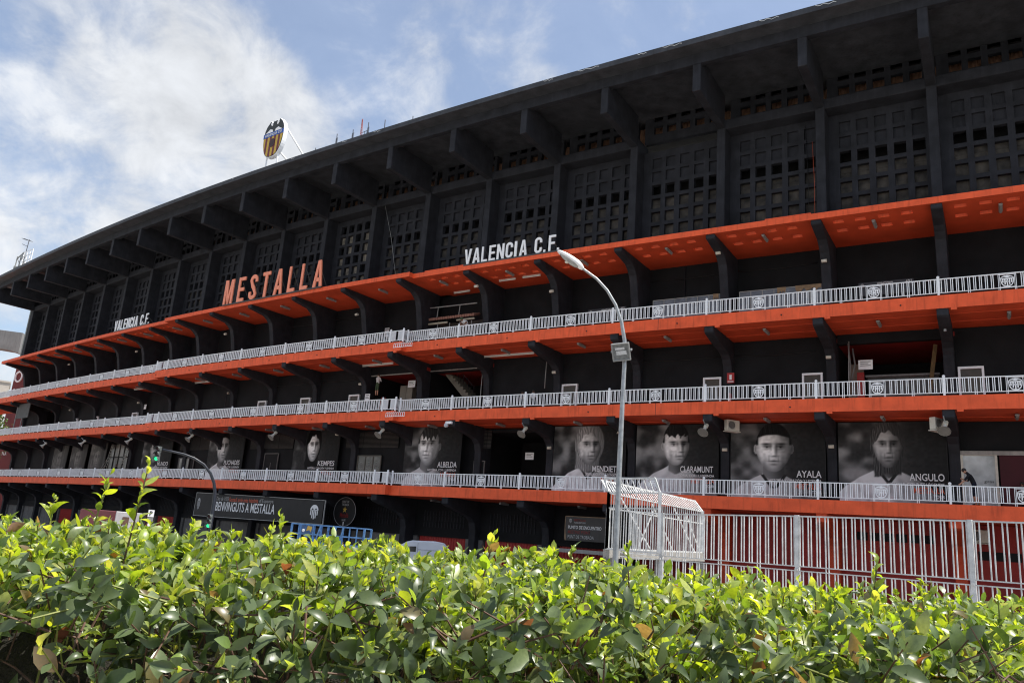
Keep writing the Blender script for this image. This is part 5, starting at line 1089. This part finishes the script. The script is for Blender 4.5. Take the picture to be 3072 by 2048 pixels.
# ================================================================ vehicles and lift
r = empty('scissor_lift', (-7.8, 38.15, 0), -.10); tag(r, 'blue scissor lift platform with scuffed railings lowered in front of the entrance', 'lift'); L_ = 1.72
def rails(y, nm):
    b = MB()
    for z in (1.90, 1.47): b.bar((-L_, y, z), (L_, y, z), .055)
    for k, x in enumerate(np.linspace(-L_, L_, 11)): b.bar((x, y, .95), (x, y, 1.9), .05 if k not in (0, 6, 10) else .085)
    b.box(-L_, L_, y - .01, y + .01, .92, 1.12); b.obj(nm, BLUE, r)
rails(0, 'guard_rail'); rails(1.25, 'guard_rail'); b = MB()
for x in (-L_, L_):
    for z in (1.90, 1.47): b.bar((x, 0, z), (x, 1.25, z), .05)
b.obj('end_rail', BLUE, r); b = MB(); b.box(-L_, L_, 0, 1.25, .84, .92); b.obj('deck', BLUE, r)
b = MB()
for z0 in (.52, .66): b.bar((-1.5, .2, z0), (1.5, .2, z0 + .12), .08); b.bar((-1.5, 1.05, z0 + .12), (1.5, 1.05, z0), .08)
b.obj('scissor_arms', LAMPG, r); b = MB(); b.box(-1.6, 1.6, .05, 1.2, .22, .52); b.obj('chassis', BLUE, r)
for x in (-1.1, 1.1):
    for y in (-.0, 1.12): b = MB(); b.tube([(x, y, .22), (x, y + .16, .22)], .22, 14); b.obj('wheel', TXTK, r)
b = MB(); b.box(-1.25, -.72, -.05, -.03, 1.50, 1.86); b.obj('notice_plate', mat('blue plate', (.04, .09, .2), .4, .3, 9), r); b = MB(); b.prism([(-.95, 1.84), (-.74, 1.80), (-.78, 1.56), (-.86, 1.66), (-1.0, 1.6)], -.06, -.052); b.obj('yellow_sticker', TXTY, r); b = MB(); b.ball((-1.14, -.05, 1.62), .07, .01, .07); b.obj('sticker', TXTW, r)
for q_ in (-.55, .55): b = MB(); b.bar((q_, -.03, 1.1), (q_ + .2, -.03, 1.87), .055); b.obj('gate_brace', BLUE, r)
def wheel(parent, x, y, rad):
    b = MB(); b.tube([(x, y - .1, rad), (x, y + .1, rad)], rad, 20); w_ = b.obj('wheel', TXTK, parent); b = MB(); b.tube([(x, y - .11, rad), (x, y - .08, rad)], rad * .6, 16); b.obj('rim', STEEL, w_)
CARP = mat('white car paint', (.62, .64, .68), .3, .06, 2, coat=.5); CGL = mat('car glass', (.02, .024, .028), .08, 0, spec=.8)
r = empty('white_van', (-6.94, 49.3, 0), .06); tag(r, 'white van parked behind the blue lift, only its roof showing over the hedge', 'van')
b = MB(); b.prism([(0, .35), (0, .78), (.25, .9), (.95, 1.02), (1.62, 1.42), (1.95, 1.51), (3.3, 1.55), (3.85, 1.49), (4.25, 1.05), (4.33, .7), (4.33, .3)], 0, 1.72); b.obj('body', CARP, r, bevel=.07)
for y in (-.012, 1.725):
    b = MB(); b.prism([(1.25, .86), (1.55, 1.14), (2.2, 1.18), (2.2, .86)], y, y + .01); b.obj('side_window', CGL, r); b = MB(); b.box(2.3, 4.2, y, y + .01, 1.0, 1.02); b.box(2.28, 2.30, y, y + .01, .45, 1.4); b.obj('side_trim', LAMPG, r)
b = MB(); b.add([(.98, .12, 1.045), (1.60, .16, 1.425), (1.60, 1.56, 1.425), (.98, 1.6, 1.045)], [(0, 1, 2, 3)]); b.obj('windscreen', CGL, r, recalc=False)
for x in (.85, 3.45): wheel(r, x, .08, .32); wheel(r, x, 1.64, .32)
b = MB(); b.box(.02, .12, .12, .4, .66, .8); b.obj('headlight', WHITE2, r); b = MB(); b.box(.02, .12, 1.3, 1.6, .66, .8); b.obj('headlight', WHITE2, r); b = MB(); b.box(1.05, 1.25, -.18, -.02, .98, 1.1); b.obj('wing_mirror', CARP, r)
MVP = mat('maroon van paint', (.10, .022, .028), .35, .1, 2, coat=.4)
r = empty('maroon_van', (-27.0, 53.45, 0), .42); tag(r, 'maroon and white box van parked at the left behind the hedge shoots', 'van')
b = MB(); b.prism([(0, .4), (0, 1.78), (.08, 1.88), (2.1, 1.88), (2.1, .4)], 0, 1.9); b.obj('cargo_body', MVP, r, bevel=.04); b = MB(); b.prism([(2.1, .4), (2.1, 1.88), (3.75, 1.86), (3.75, .4)], 0, 1.9); b.obj('cab_body', mat('pale van paint', (.42, .41, .42), .4, .1, 2), r, bevel=.04)
b = MB(); b.box(3.7, 3.95, -.01, 1.9, .5, 1.88); b.obj('front_frame', TXTK, r); b = MB(); b.box(2.55, 2.95, -.02, -.005, 1.05, 1.55); b.obj('side_window', mat('brownish window', (.12, .07, .05), .3, .4, 4), r)
for x in (.6, 3.1): wheel(r, x, .08, .33)

# ================================================================ white fences
FP = [Vector((3.42, 25.55, 0)), Vector((5.19, 25.89, 0)), Vector((7.91, 21.64, 0)), Vector((10.67, 18.43, 0)), Vector((13.6, 15.5, 0))]
fence = empty('street_fence', FP[1]); tag(fence, 'white steel fence of paired vertical bars with square posts along the right pavement', 'fence')
bars = []
for a, b2, n in ((FP[0], FP[1], 8), (FP[1], FP[2], 18), (FP[2], FP[3], 18), (FP[3], FP[4], 15)):
    b = MB()
    for z, w_ in ((3.0, .035), (1.72, .028), (1.605, .028), (.12, .03)): b.bar(a + Vector((0, 0, z)) - FP[1], b2 + Vector((0, 0, z)) - FP[1], w_)
    b.obj('rail', FENCE, fence); dv = (b2 - a)
    for k in range(n):
        for e in (-.17, .17):
            p = a + dv * ((k + .5 + e) / n) - FP[1]; bars.append((p, k % 5 == 3, math.atan2(dv.y, dv.x)))
bu = MB(); bu.box(-.0125, .0125, -.0125, .0125, 1.72, 3.0); BU = bu.mesh('bar', FENCE); bd = MB(); bd.box(-.0125, .0125, -.0125, .0125, .12, 1.605); BD = bd.mesh('bar', FENCE); bf = MB(); bf.box(-.0125, .0125, -.0125, .0125, .12, 3.0); BF = bf.mesh('bar', FENCE)
for p, fullbar, a_ in bars:
    if fullbar: inst('bar', BF, fence, p, a_)
    else: inst('bar', BU, fence, p, a_); inst('bar', BD, fence, p, a_)
po = MB(); po.box(-.05, .05, -.05, .05, 0, 3.03); po.box(-.12, .0, -.03, .03, 1.60, 1.66); POM = po.mesh('post', FENCE)
for p in FP: inst('post', POM, fence, p - FP[1], .8)
# caged barrier with outward leaning top behind the fence
CL, CM_, CR = Vector((3.35, 25.12, 0)), Vector((4.62, 23.52, 0)), Vector((7.80, 31.26, 0))
cage = empty('turnstile_cage', CL); tag(cage, 'white barred cage with a leaning comb top in front of the red wall', 'cage')
def cwall(a, b2, n, z0a, z0b, lean, nm):
    f_ = MB(); dv = b2 - a
    for z in (3.47, 3.02): f_.bar(a + Vector((0, 0, z)) - CL, b2 + Vector((0, 0, z)) - CL, .035)
    f_.bar(a + Vector((0, 0, z0a)) - CL, b2 + Vector((0, 0, z0b)) - CL, .05); f_.bar(a + lean + Vector((0, 0, 3.47)) - CL, b2 + lean + Vector((0, 0, 3.47)) - CL, .05)
    for p, z0 in ((a, z0a), (b2, z0b)): f_.bar(p + Vector((0, 0, z0)) - CL, p + Vector((0, 0, 3.5)) - CL, .09); f_.bar(p + Vector((0, 0, 3.47)) - CL, p + lean + Vector((0, 0, 3.47)) - CL, .05)
    fr = f_.obj(nm, FENCE, cage)
    for k in range(1, n):
        p = a + dv * (k / n) - CL; z0 = z0a + (z0b - z0a) * k / n; q = MB(); q.bar(p + Vector((0, 0, z0)), p + Vector((0, 0, 3.47)), .023); q.bar(p + Vector((0, 0, 3.47)), p + lean + Vector((0, 0, 3.47)), .023); q.obj('bar', FENCE, cage)
    return fr
cwall(CL, CR, 42, 1.80, 1.96, Vector((-.17, .62, .43)), 'long_frame'); cwall(CL, CM_, 9, 1.80, 1.78, Vector((-.14, .12, .43)), 'short_frame')
b = MB(); dv = CR - CL
for t0, t1, za, zb_ in ((.12, .42, 3.4, 1.9), (.42, .66, 3.4, 1.92), (.66, .92, 3.4, 1.94), (.30, .44, 1.9, 3.2), (.80, .98, 3.3, 2.0)): b.bar(dv * t0 + Vector((-.06, -.06, za)), dv * t1 + Vector((-.06, -.06, zb_)), .035)
b.obj('diagonal_brace', FENCE, cage)
b = MB(); sdv = Vector((dv.y, -dv.x, 0)).normalized() * .22
for z0, z1 in ((1.52, 1.78),): b.add([tuple(p) for p in (CL * 0 + Vector((0, 0, z0)) - sdv * .5, dv + Vector((0, 0, z0 + .12)) - sdv * .5, dv + Vector((0, 0, z0 + .12)) + sdv * .5, Vector((0, 0, z0)) + sdv * .5, Vector((0, 0, z1)) - sdv * .5, dv + Vector((0, 0, z1 + .16)) - sdv * .5, dv + Vector((0, 0, z1 + .16)) + sdv * .5, Vector((0, 0, z1)) + sdv * .5)], [(0, 3, 2, 1), (4, 5, 6, 7), (0, 1, 5, 4), (1, 2, 6, 5), (2, 3, 7, 6), (3, 0, 4, 7)])
b.obj('kerb_beam', GREY, cage)
for k_ in (.02, .5, .98): b = MB(); b.bar(dv * k_, dv * k_ + Vector((0, 0, 1.55)), .25); b.obj('pier', GREYD, cage)

# ================================================================ things beyond the left end
GC = mat('bare concrete far stand', (.20, .20, .195), .8, .2, .4, .2, 3, streak=.25)
r = empty('concrete_ramp', (-79.5, 127.3, 0)); tag(r, 'grey concrete ramp beam jutting out beyond the left end of the stand', 'ramp'); b = MB()
b.prism([(0.6, 25.4), (-.6, 25.7), (-24, 27.2), (-24, 29.3), (0.6, 28.75)], -1.0, 1.0); b.obj('beam', GC, r, rz=.18); b = MB(); b.box(-26, -24, -1.2, 1.2, 0, 29.3); b.obj('support', GC, r, rz=.18)
EC = mat('pale end concrete', (.22, .24, .225), .8, .15, .8, .2, 6, streak=.3)
r = empty('end_pylon', F(19.25, -2.1, 0), ang(19)); tag(r, 'pale green concrete fin closing the left end of the upper storey', 'pylon'); b = MB(); b.box(-.35, .25, 0, 2.0, 20.8, 30.85); b.obj('shaft', EC, r); b = MB(); b.prism([(-.36, 30.85), (-2.6, 30.85), (-.36, 27.6)], .3, 1.0); b.obj('corbel', EC, r)
MARW = mat('maroon rendered wall', (.17, .03, .032), .75, .12, .5, .2, 4, streak=.15)
r = empty('maroon_building', (-84.4, 136.0, 0), -.45); tag(r, 'tall maroon building with a white ring and letters behind the left end', 'building'); b = MB(); b.box(0, 20, 0, 14, 0, 24.6); b.obj('wall', MARW, r)
b = MB(); n = 28
for k in range(n): a0, a1 = 2 * PI * k / n, 2 * PI * (k + 1) / n; b.bar((1.3 + .85 * math.cos(a0), -.06, 23.0 + .85 * math.sin(a0)), (1.3 + .85 * math.cos(a1), -.06, 23.0 + .85 * math.sin(a1)), .24)
b.obj('ring', WHITE2, r); text('lettering', 'N.A', 1.5, 9.7, 1.15, .62, TXTW, r, y=-.05, bold=.03)
PB_ = mat('pale render', (.42, .38, .33), .8, .1, .4); r = empty('pale_building', (-117.5, 186.0, 0), .55); tag(r, 'pale apartment building far left at the frame edge', 'building'); b = MB(); b.box(-14, 1.2, 0, 12, 0, 29.4); b.box(-14.2, 1.4, -.2, 12.2, 29.4, 29.8); b.obj('wall', PB_, r)
for k in range(4):
    for f_ in range(3):
        q = MB(); q.box(-3.2 + k * -2.6, -1.4 + k * -2.6, -.12, 0, 26.4 - f_ * 3.2, 28.2 - f_ * 3.2); w_ = q.obj('window', WHITE2, r); q = MB(); q.box(-3.05 + k * -2.6, -2.35 + k * -2.6, -.16, -.13, 26.55 - f_ * 3.2, 28.05 - f_ * 3.2); q.box(-2.25 + k * -2.6, -1.55 + k * -2.6, -.16, -.13, 26.55 - f_ * 3.2, 28.05 - f_ * 3.2); q.obj('pane', CGL, w_)

# ================================================================ leaves
def leaf_attr_mat(name, rough, trans):
    m = bpy.data.materials.new(name); m.use_nodes = True; t = m.node_tree; p = t.nodes['Principled BSDF']; o = t.nodes['Material Output']
    at = t.nodes.new('ShaderNodeVertexColor'); at.layer_name = 'Col'; geo = t.nodes.new('ShaderNodeNewGeometry')
    n = t.nodes.new('ShaderNodeTexNoise'); n.inputs['Scale'].default_value = 90; n.inputs['Detail'].default_value = 4; t.links.new(geo.outputs['Position'], n.inputs['Vector'])
    mr = t.nodes.new('ShaderNodeMapRange'); mr.inputs[1].default_value = .3; mr.inputs[2].default_value = .7; mr.inputs[3].default_value = .78; mr.inputs[4].default_value = 1.18; t.links.new(n.outputs[0], mr.inputs[0])
    mu = t.nodes.new('ShaderNodeMixRGB'); mu.blend_type = 'MULTIPLY'; mu.inputs[0].default_value = 1; t.links.new(at.outputs[0], mu.inputs[1]); t.links.new(mr.outputs[0], mu.inputs[2])
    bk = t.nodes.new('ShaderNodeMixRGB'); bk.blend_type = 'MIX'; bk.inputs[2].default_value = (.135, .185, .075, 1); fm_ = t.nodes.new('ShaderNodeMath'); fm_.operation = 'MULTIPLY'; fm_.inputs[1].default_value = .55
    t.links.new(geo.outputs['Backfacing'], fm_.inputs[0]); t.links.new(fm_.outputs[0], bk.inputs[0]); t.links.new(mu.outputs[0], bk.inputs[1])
    t.links.new(bk.outputs[0], p.inputs['Base Color']); p.inputs['Roughness'].default_value = rough; p.inputs['Specular IOR Level'].default_value = .6
    tr = t.nodes.new('ShaderNodeBsdfTranslucent'); hs = t.nodes.new('ShaderNodeMixRGB'); hs.blend_type = 'MULTIPLY'; hs.inputs[0].default_value = 1; hs.inputs[2].default_value = (2.1, 2.15, .75, 1); t.links.new(mu.outputs[0], hs.inputs[1]); t.links.new(hs.outputs[0], tr.inputs[0])
    mx_ = t.nodes.new('ShaderNodeMixShader'); mx_.inputs[0].default_value = trans; t.links.new(p.outputs[0], mx_.inputs[1]); t.links.new(tr.outputs[0], mx_.inputs[2]); t.links.new(mx_.outputs[0], o.inputs[0]); return m
LEAF = leaf_attr_mat('hedge leaf', .36, .36)
ST = np.array([0, .14, .38, .64, .86, 1.0]); HWD = np.array([.025, .11, .205, .19, .095, .0])
def leaf_template():
    v = []; 
    for t_, h_ in zip(ST, HWD):
        zz = .10 * math.sin(t_ * 2.4) - .16 * t_ * t_
        if h_ == 0: v.append((t_, 0, zz))
        else: v += [(t_, -h_, zz + h_ * .42), (t_, 0, zz), (t_, h_, zz + h_ * .42)]
    f = []
    for i in range(4): a = i * 3; f += [(a, a + 1, a + 4, a + 3), (a + 1, a + 2, a + 5, a + 4)]
    f += [(12, 13, 15), (13, 14, 15)]
    return np.array(v, float), f
LT, LFc = leaf_template()
MATURE = [(.095, .145, .042), (.125, .178, .050), (.175, .215, .105), (.245, .270, .170), (.160, .232, .036)]; YOUNG = [(.35, .42, .035), (.41, .46, .045), (.28, .36, .04), (.46, .47, .10)]; DRY = [(.17, .075, .03), (.24, .14, .09), (.20, .06, .05)]
PAL = MATURE + YOUNG + DRY + [(.024, .042, .015), (.034, .056, .020), (.046, .068, .030)]      # last three: shade of the hedge's lower front painted into leaf colours
HX = 3.6
def ztop(x, y):
    base = 1.540 - .003 * np.clip(x, -2, 2) + .022 * np.exp(-((x + .30) / .38) ** 2) + .035 * np.sin(x * 2.3 + 1) * np.sin(y * 2 + x) + .02 * np.sin(x * 7.1)
    return base - .42 * np.clip(2.75 - y, 0, 1) ** 1.6 + .02 * (y - 2.75)
leaves = []      # origin, dir, side normal, length, width factor, palette index
def unit(v): return v / (np.linalg.norm(v) + 1e-9)
def shoot(p, d, n, L0, length, young=.35, small=1.0, shade_tint=False):
    d = unit(d); a0 = RNG.random() * 6.28; sp0 = RNG.uniform(.75, 1.25); ref = unit(np.cross(d, [.3, .9, .1])); ref2 = np.cross(d, ref)
    for k in range(n):
        t_ = (k + .6) / n; a = a0 + k * 2.4 + RNG.normal(0, .3); rad = ref * math.cos(a) + ref2 * math.sin(a)
        sp = sp0 - .5 * t_ + RNG.normal(0, .16); ld = unit(d * (1 - sp * .45) + rad * sp + np.array([0, 0, -.08])); isy = RNG.random() < young * (.4 + 1.0 * t_)
        ll = L0 * (1.08 - .45 * t_) * RNG.uniform(.65, 1.3) * (RNG.uniform(.45, .8) if isy and RNG.random() < .55 else 1) * small
        nn = unit(np.cross(np.cross(ld, d), ld) + RNG.normal(0, .25, 3)); r_ = RNG.random()
        pi = (len(MATURE) + RNG.integers(len(YOUNG))) if isy else ((len(MATURE) + len(YOUNG) + RNG.integers(3)) if r_ < .045 else (len(PAL) - 1 - RNG.integers(3) if shade_tint and RNG.random() < .85 else RNG.integers(len(MATURE))))
        leaves.append((p + d * length * t_, ld, nn, ll, RNG.uniform(.85, 1.4), int(pi)))
    if RNG.random() < .55 * young * 2:                                 # a tuft of tiny new leaves at the tip
        for k in range(RNG.integers(5, 11)):
            ld = unit(d + RNG.normal(0, .65, 3)); leaves.append((p + d * length * RNG.uniform(.8, 1.1), ld, unit(np.cross(ld, RNG.normal(0, 1, 3))), L0 * RNG.uniform(.20, .42), RNG.uniform(.8, 1.2), len(MATURE) + int(RNG.integers(len(YOUNG)))))
stems = []
for i in range(2900):                                                  # top
    y = 2.30 + 1.75 * RNG.random() ** 1.25; x = RNG.uniform(-1, 1) * min(HX, .85 * y + .25); z = ztop(x, y) - RNG.uniform(.02, .12); d = np.array([RNG.normal(0, .38), RNG.normal(-.22, .38), 1.0]); ln = RNG.uniform(.05, .13)
    shoot(np.array([x, y, z]), d, int(RNG.integers(5, 9)), .080, ln, .45); stems.append((np.array([x, y, z - .06]), np.array([x, y, z]) + unit(d) * ln, .0022))
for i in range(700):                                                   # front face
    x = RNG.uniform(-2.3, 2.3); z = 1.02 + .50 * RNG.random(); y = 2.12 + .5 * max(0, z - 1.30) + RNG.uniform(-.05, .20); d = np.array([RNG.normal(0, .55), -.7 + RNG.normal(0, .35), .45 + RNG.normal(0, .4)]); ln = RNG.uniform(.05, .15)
    shoot(np.array([x, y, z]), d, int(RNG.integers(3, 7)), .080, ln, .16, shade_tint=True); stems.append((np.array([x, y, z]) - unit(d) * .12, np.array([x, y, z]) + unit(d) * ln, .0028))
for tx, ty, tz in [(-1.29, 2.7, 1.83), (-1.17, 2.7, 1.87), (-1.51, 2.8, 1.75), (-1.06, 2.9, 1.69), (-0.71, 2.7, 1.74), (-0.64, 3.0, 1.69), (-0.01, 2.7, 1.74), (0.2, 2.8, 1.72), (0.43, 2.7, 1.74), (0.89, 3.0, 1.68), (1.25, 2.7, 1.76), (1.54, 3.0, 1.68), (1.58, 2.6, 1.68)]:
    b0 = np.array([tx + RNG.normal(0, .03), ty, 1.50]); tip = np.array([tx, ty, tz]); stems.append((b0, tip - [0, 0, .03], .003)); nn = int((tz - 1.5) / .022) + 2; shoot(b0, tip - b0, nn, .075, float(np.linalg.norm(tip - b0)) - .03, .75)
for i in range(46):                                                    # uneven sprigs along the clipped top
    x = RNG.uniform(-2.3, 2.3); y = RNG.uniform(2.6, 3.6); h_ = RNG.uniform(.03, .11); b0 = np.array([x, y, ztop(x, y) - .06]); d = np.array([RNG.normal(0, .25), RNG.normal(0, .2), 1.0]); shoot(b0, d, 5 + int(h_ * 50), .082, .06 + h_, .65); stems.append((b0, b0 + unit(d) * (.06 + h_), .0025))
hedge = empty('hedge', (0, 3.0, 0)); tag(hedge, 'dense leafy hedge with bright new shoots along the bottom of the view', 'hedge')
def frame_of(l):
    o_, d, n_, L_, wf_, pi = l; s_ = unit(np.cross(n_, d)); n2_ = np.cross(d, s_); return o_, d * L_, s_ * L_ * wf_, n2_ * L_
def inview(p):
    q = Vector(p) - Vector((0, 0, CAMZ)); zc = q.dot(fw)
    if zc < .2: return None
    return 1536 + FPX * q.dot(ri) / zc, 1024 - FPX * q.dot(up) / zc, zc
score = []
for i, l in enumerate(leaves):
    v = inview(l[0] + l[1] * l[3] * .5)
    if v and 0 < v[0] < 3072 and v[1] < 2048: 
        front = abs(unit(np.cross(np.cross(l[2], l[1]), l[1])) @ unit(l[0] - np.array([0, 0, CAMZ]))); score.append((l[3] * l[4] / v[2] * (.3 + front) * (1.0 if l[0][2] > 1.44 else .7), i))
score.sort(reverse=True); single = {i for _, i in score[:300]}
LMESH = []
for c_ in PAL:
    me = bpy.data.meshes.new('leaf'); me.from_pydata(LT.tolist(), [], LFc); me.materials.append(LEAF); ca = me.color_attributes.new('Col', 'FLOAT_COLOR', 'POINT'); ca.data.foreach_set('color', np.tile(np.array(c_ + (1,), np.float32), len(LT))); me.polygons.foreach_set('use_smooth', [True] * len(me.polygons)); LMESH.append(me)
V = []; FF = []; CC = []
for i, l in enumerate(leaves):
    o_, a, s_, n_ = frame_of(l)
    if i in single:
        ob = bpy.data.objects.new('leaf', LMESH[l[5]]); Mx = Matrix(((a[0], s_[0], n_[0], o_[0]), (a[1], s_[1], n_[1], o_[1] - 3.0), (a[2], s_[2], n_[2], o_[2]), (0, 0, 0, 1))); COL.objects.link(ob); ob.parent = hedge; ob.matrix_basis = Mx; continue
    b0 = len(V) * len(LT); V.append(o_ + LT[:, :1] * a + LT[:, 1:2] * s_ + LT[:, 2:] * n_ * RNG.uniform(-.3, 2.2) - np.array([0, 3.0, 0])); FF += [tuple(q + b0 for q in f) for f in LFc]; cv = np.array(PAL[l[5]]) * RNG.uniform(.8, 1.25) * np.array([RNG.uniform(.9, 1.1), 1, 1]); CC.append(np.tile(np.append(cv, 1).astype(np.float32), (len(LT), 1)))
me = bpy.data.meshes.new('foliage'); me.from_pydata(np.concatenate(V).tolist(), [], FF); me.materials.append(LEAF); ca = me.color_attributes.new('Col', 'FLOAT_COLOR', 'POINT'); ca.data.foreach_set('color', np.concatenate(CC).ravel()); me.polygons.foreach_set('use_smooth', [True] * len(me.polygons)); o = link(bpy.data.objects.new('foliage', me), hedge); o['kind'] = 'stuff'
TW = mat('reddish twig', (.10, .055, .035), .7, .25, 30); TG = mat('green stem', (.16, .18, .035), .6, .2, 30); b = MB(); g_ = MB()
for p, q, r_ in stems: (g_ if RNG.random() < .5 else b).tube([p - [0, 3, 0], q - [0, 3, 0]], [r_ * 1.2, r_ * .7], 4, cap=False)
for i in range(230):
    x = RNG.uniform(-2.2, 2.2); y = RNG.uniform(2.15, 2.7); z = RNG.uniform(1.0, 1.46); p = np.array([x, y - 3, z]); d = unit(np.array([RNG.normal(0, .8), RNG.normal(-.2, .3), RNG.uniform(.1, 1)])); L_ = RNG.uniform(.08, .25); q1 = p + d * L_ * .3 + RNG.normal(0, .012, 3); q2 = p + d * L_ * .62 + RNG.normal(0, .02, 3); b.tube([p, q1, q2, p + d * L_ + RNG.normal(0, .02, 3)], [.004, .0035, .0028, .0015], 5, cap=False)
o = b.obj('twigs', TW, hedge, recalc=False); o['kind'] = 'stuff'; o = g_.obj('stems', TG, hedge, recalc=False); o['kind'] = 'stuff'
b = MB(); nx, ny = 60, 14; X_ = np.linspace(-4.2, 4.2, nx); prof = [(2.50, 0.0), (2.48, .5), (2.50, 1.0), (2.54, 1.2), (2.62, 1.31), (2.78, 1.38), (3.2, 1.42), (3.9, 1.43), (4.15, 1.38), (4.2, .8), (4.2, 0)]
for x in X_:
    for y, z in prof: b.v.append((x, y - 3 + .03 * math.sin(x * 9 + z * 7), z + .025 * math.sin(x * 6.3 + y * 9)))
P_ = len(prof); b.f = [(i * P_ + k, i * P_ + k + 1, (i + 1) * P_ + k + 1, (i + 1) * P_ + k) for i in range(nx - 1) for k in range(P_ - 1)]; b.mi = [0] * len(b.f); b.obj('shade_core', mat('hedge interior shade', (.018, .016, .010), .9, .5, 25, .8, 60), hedge, smooth=True)  # dark core added; its colour stands in for shade between the leaves

# small tree at the left edge
r = empty('tree', (-80.9, 126.3, 0)); tag(r, 'green tree at the left frame edge behind the maroon building', 'tree'); b = MB(); b.tube([(0, 0, 0), (.2, 0, 5), (.15, .1, 12)], [.35, .25, .1], 8); b.tube([(.2, 0, 7), (-1.4, .5, 11.5)], [.14, .05], 6); b.tube([(.2, 0, 7.5), (1.4, -.5, 12)], [.14, .05], 6); b.obj('trunk', TW, r)
V = []; FF = []; CC = []
for i in range(2600):
    p = RNG.normal(0, 1, 3); p = unit(p) * RNG.random() ** .4 * np.array([3.3, 3.0, 4.0]) * (1 + .25 * math.sin(p[0] * 5) * math.sin(p[2] * 4)) + np.array([0, 0, 12.0]); d = unit(RNG.normal(0, 1, 3)); n_ = unit(np.cross(d, RNG.normal(0, 1, 3))); _, a, s_, n2_ = frame_of((p, d, n_, .45, 1.3, 0)); b0 = len(V) * len(LT); V.append(p + LT[:, :1] * a + LT[:, 1:2] * s_ + LT[:, 2:] * n2_); FF += [tuple(q + b0 for q in f) for f in LFc]; cv = np.array((.055, .09, .02)) * RNG.uniform(.6, 1.6); CC.append(np.tile(np.append(cv, 1).astype(np.float32), (len(LT), 1)))
me = bpy.data.meshes.new('crown'); me.from_pydata(np.concatenate(V).tolist(), [], FF); me.materials.append(LEAF); ca = me.color_attributes.new('Col', 'FLOAT_COLOR', 'POINT'); ca.data.foreach_set('color', np.concatenate(CC).ravel()); o = link(bpy.data.objects.new('crown', me), r)
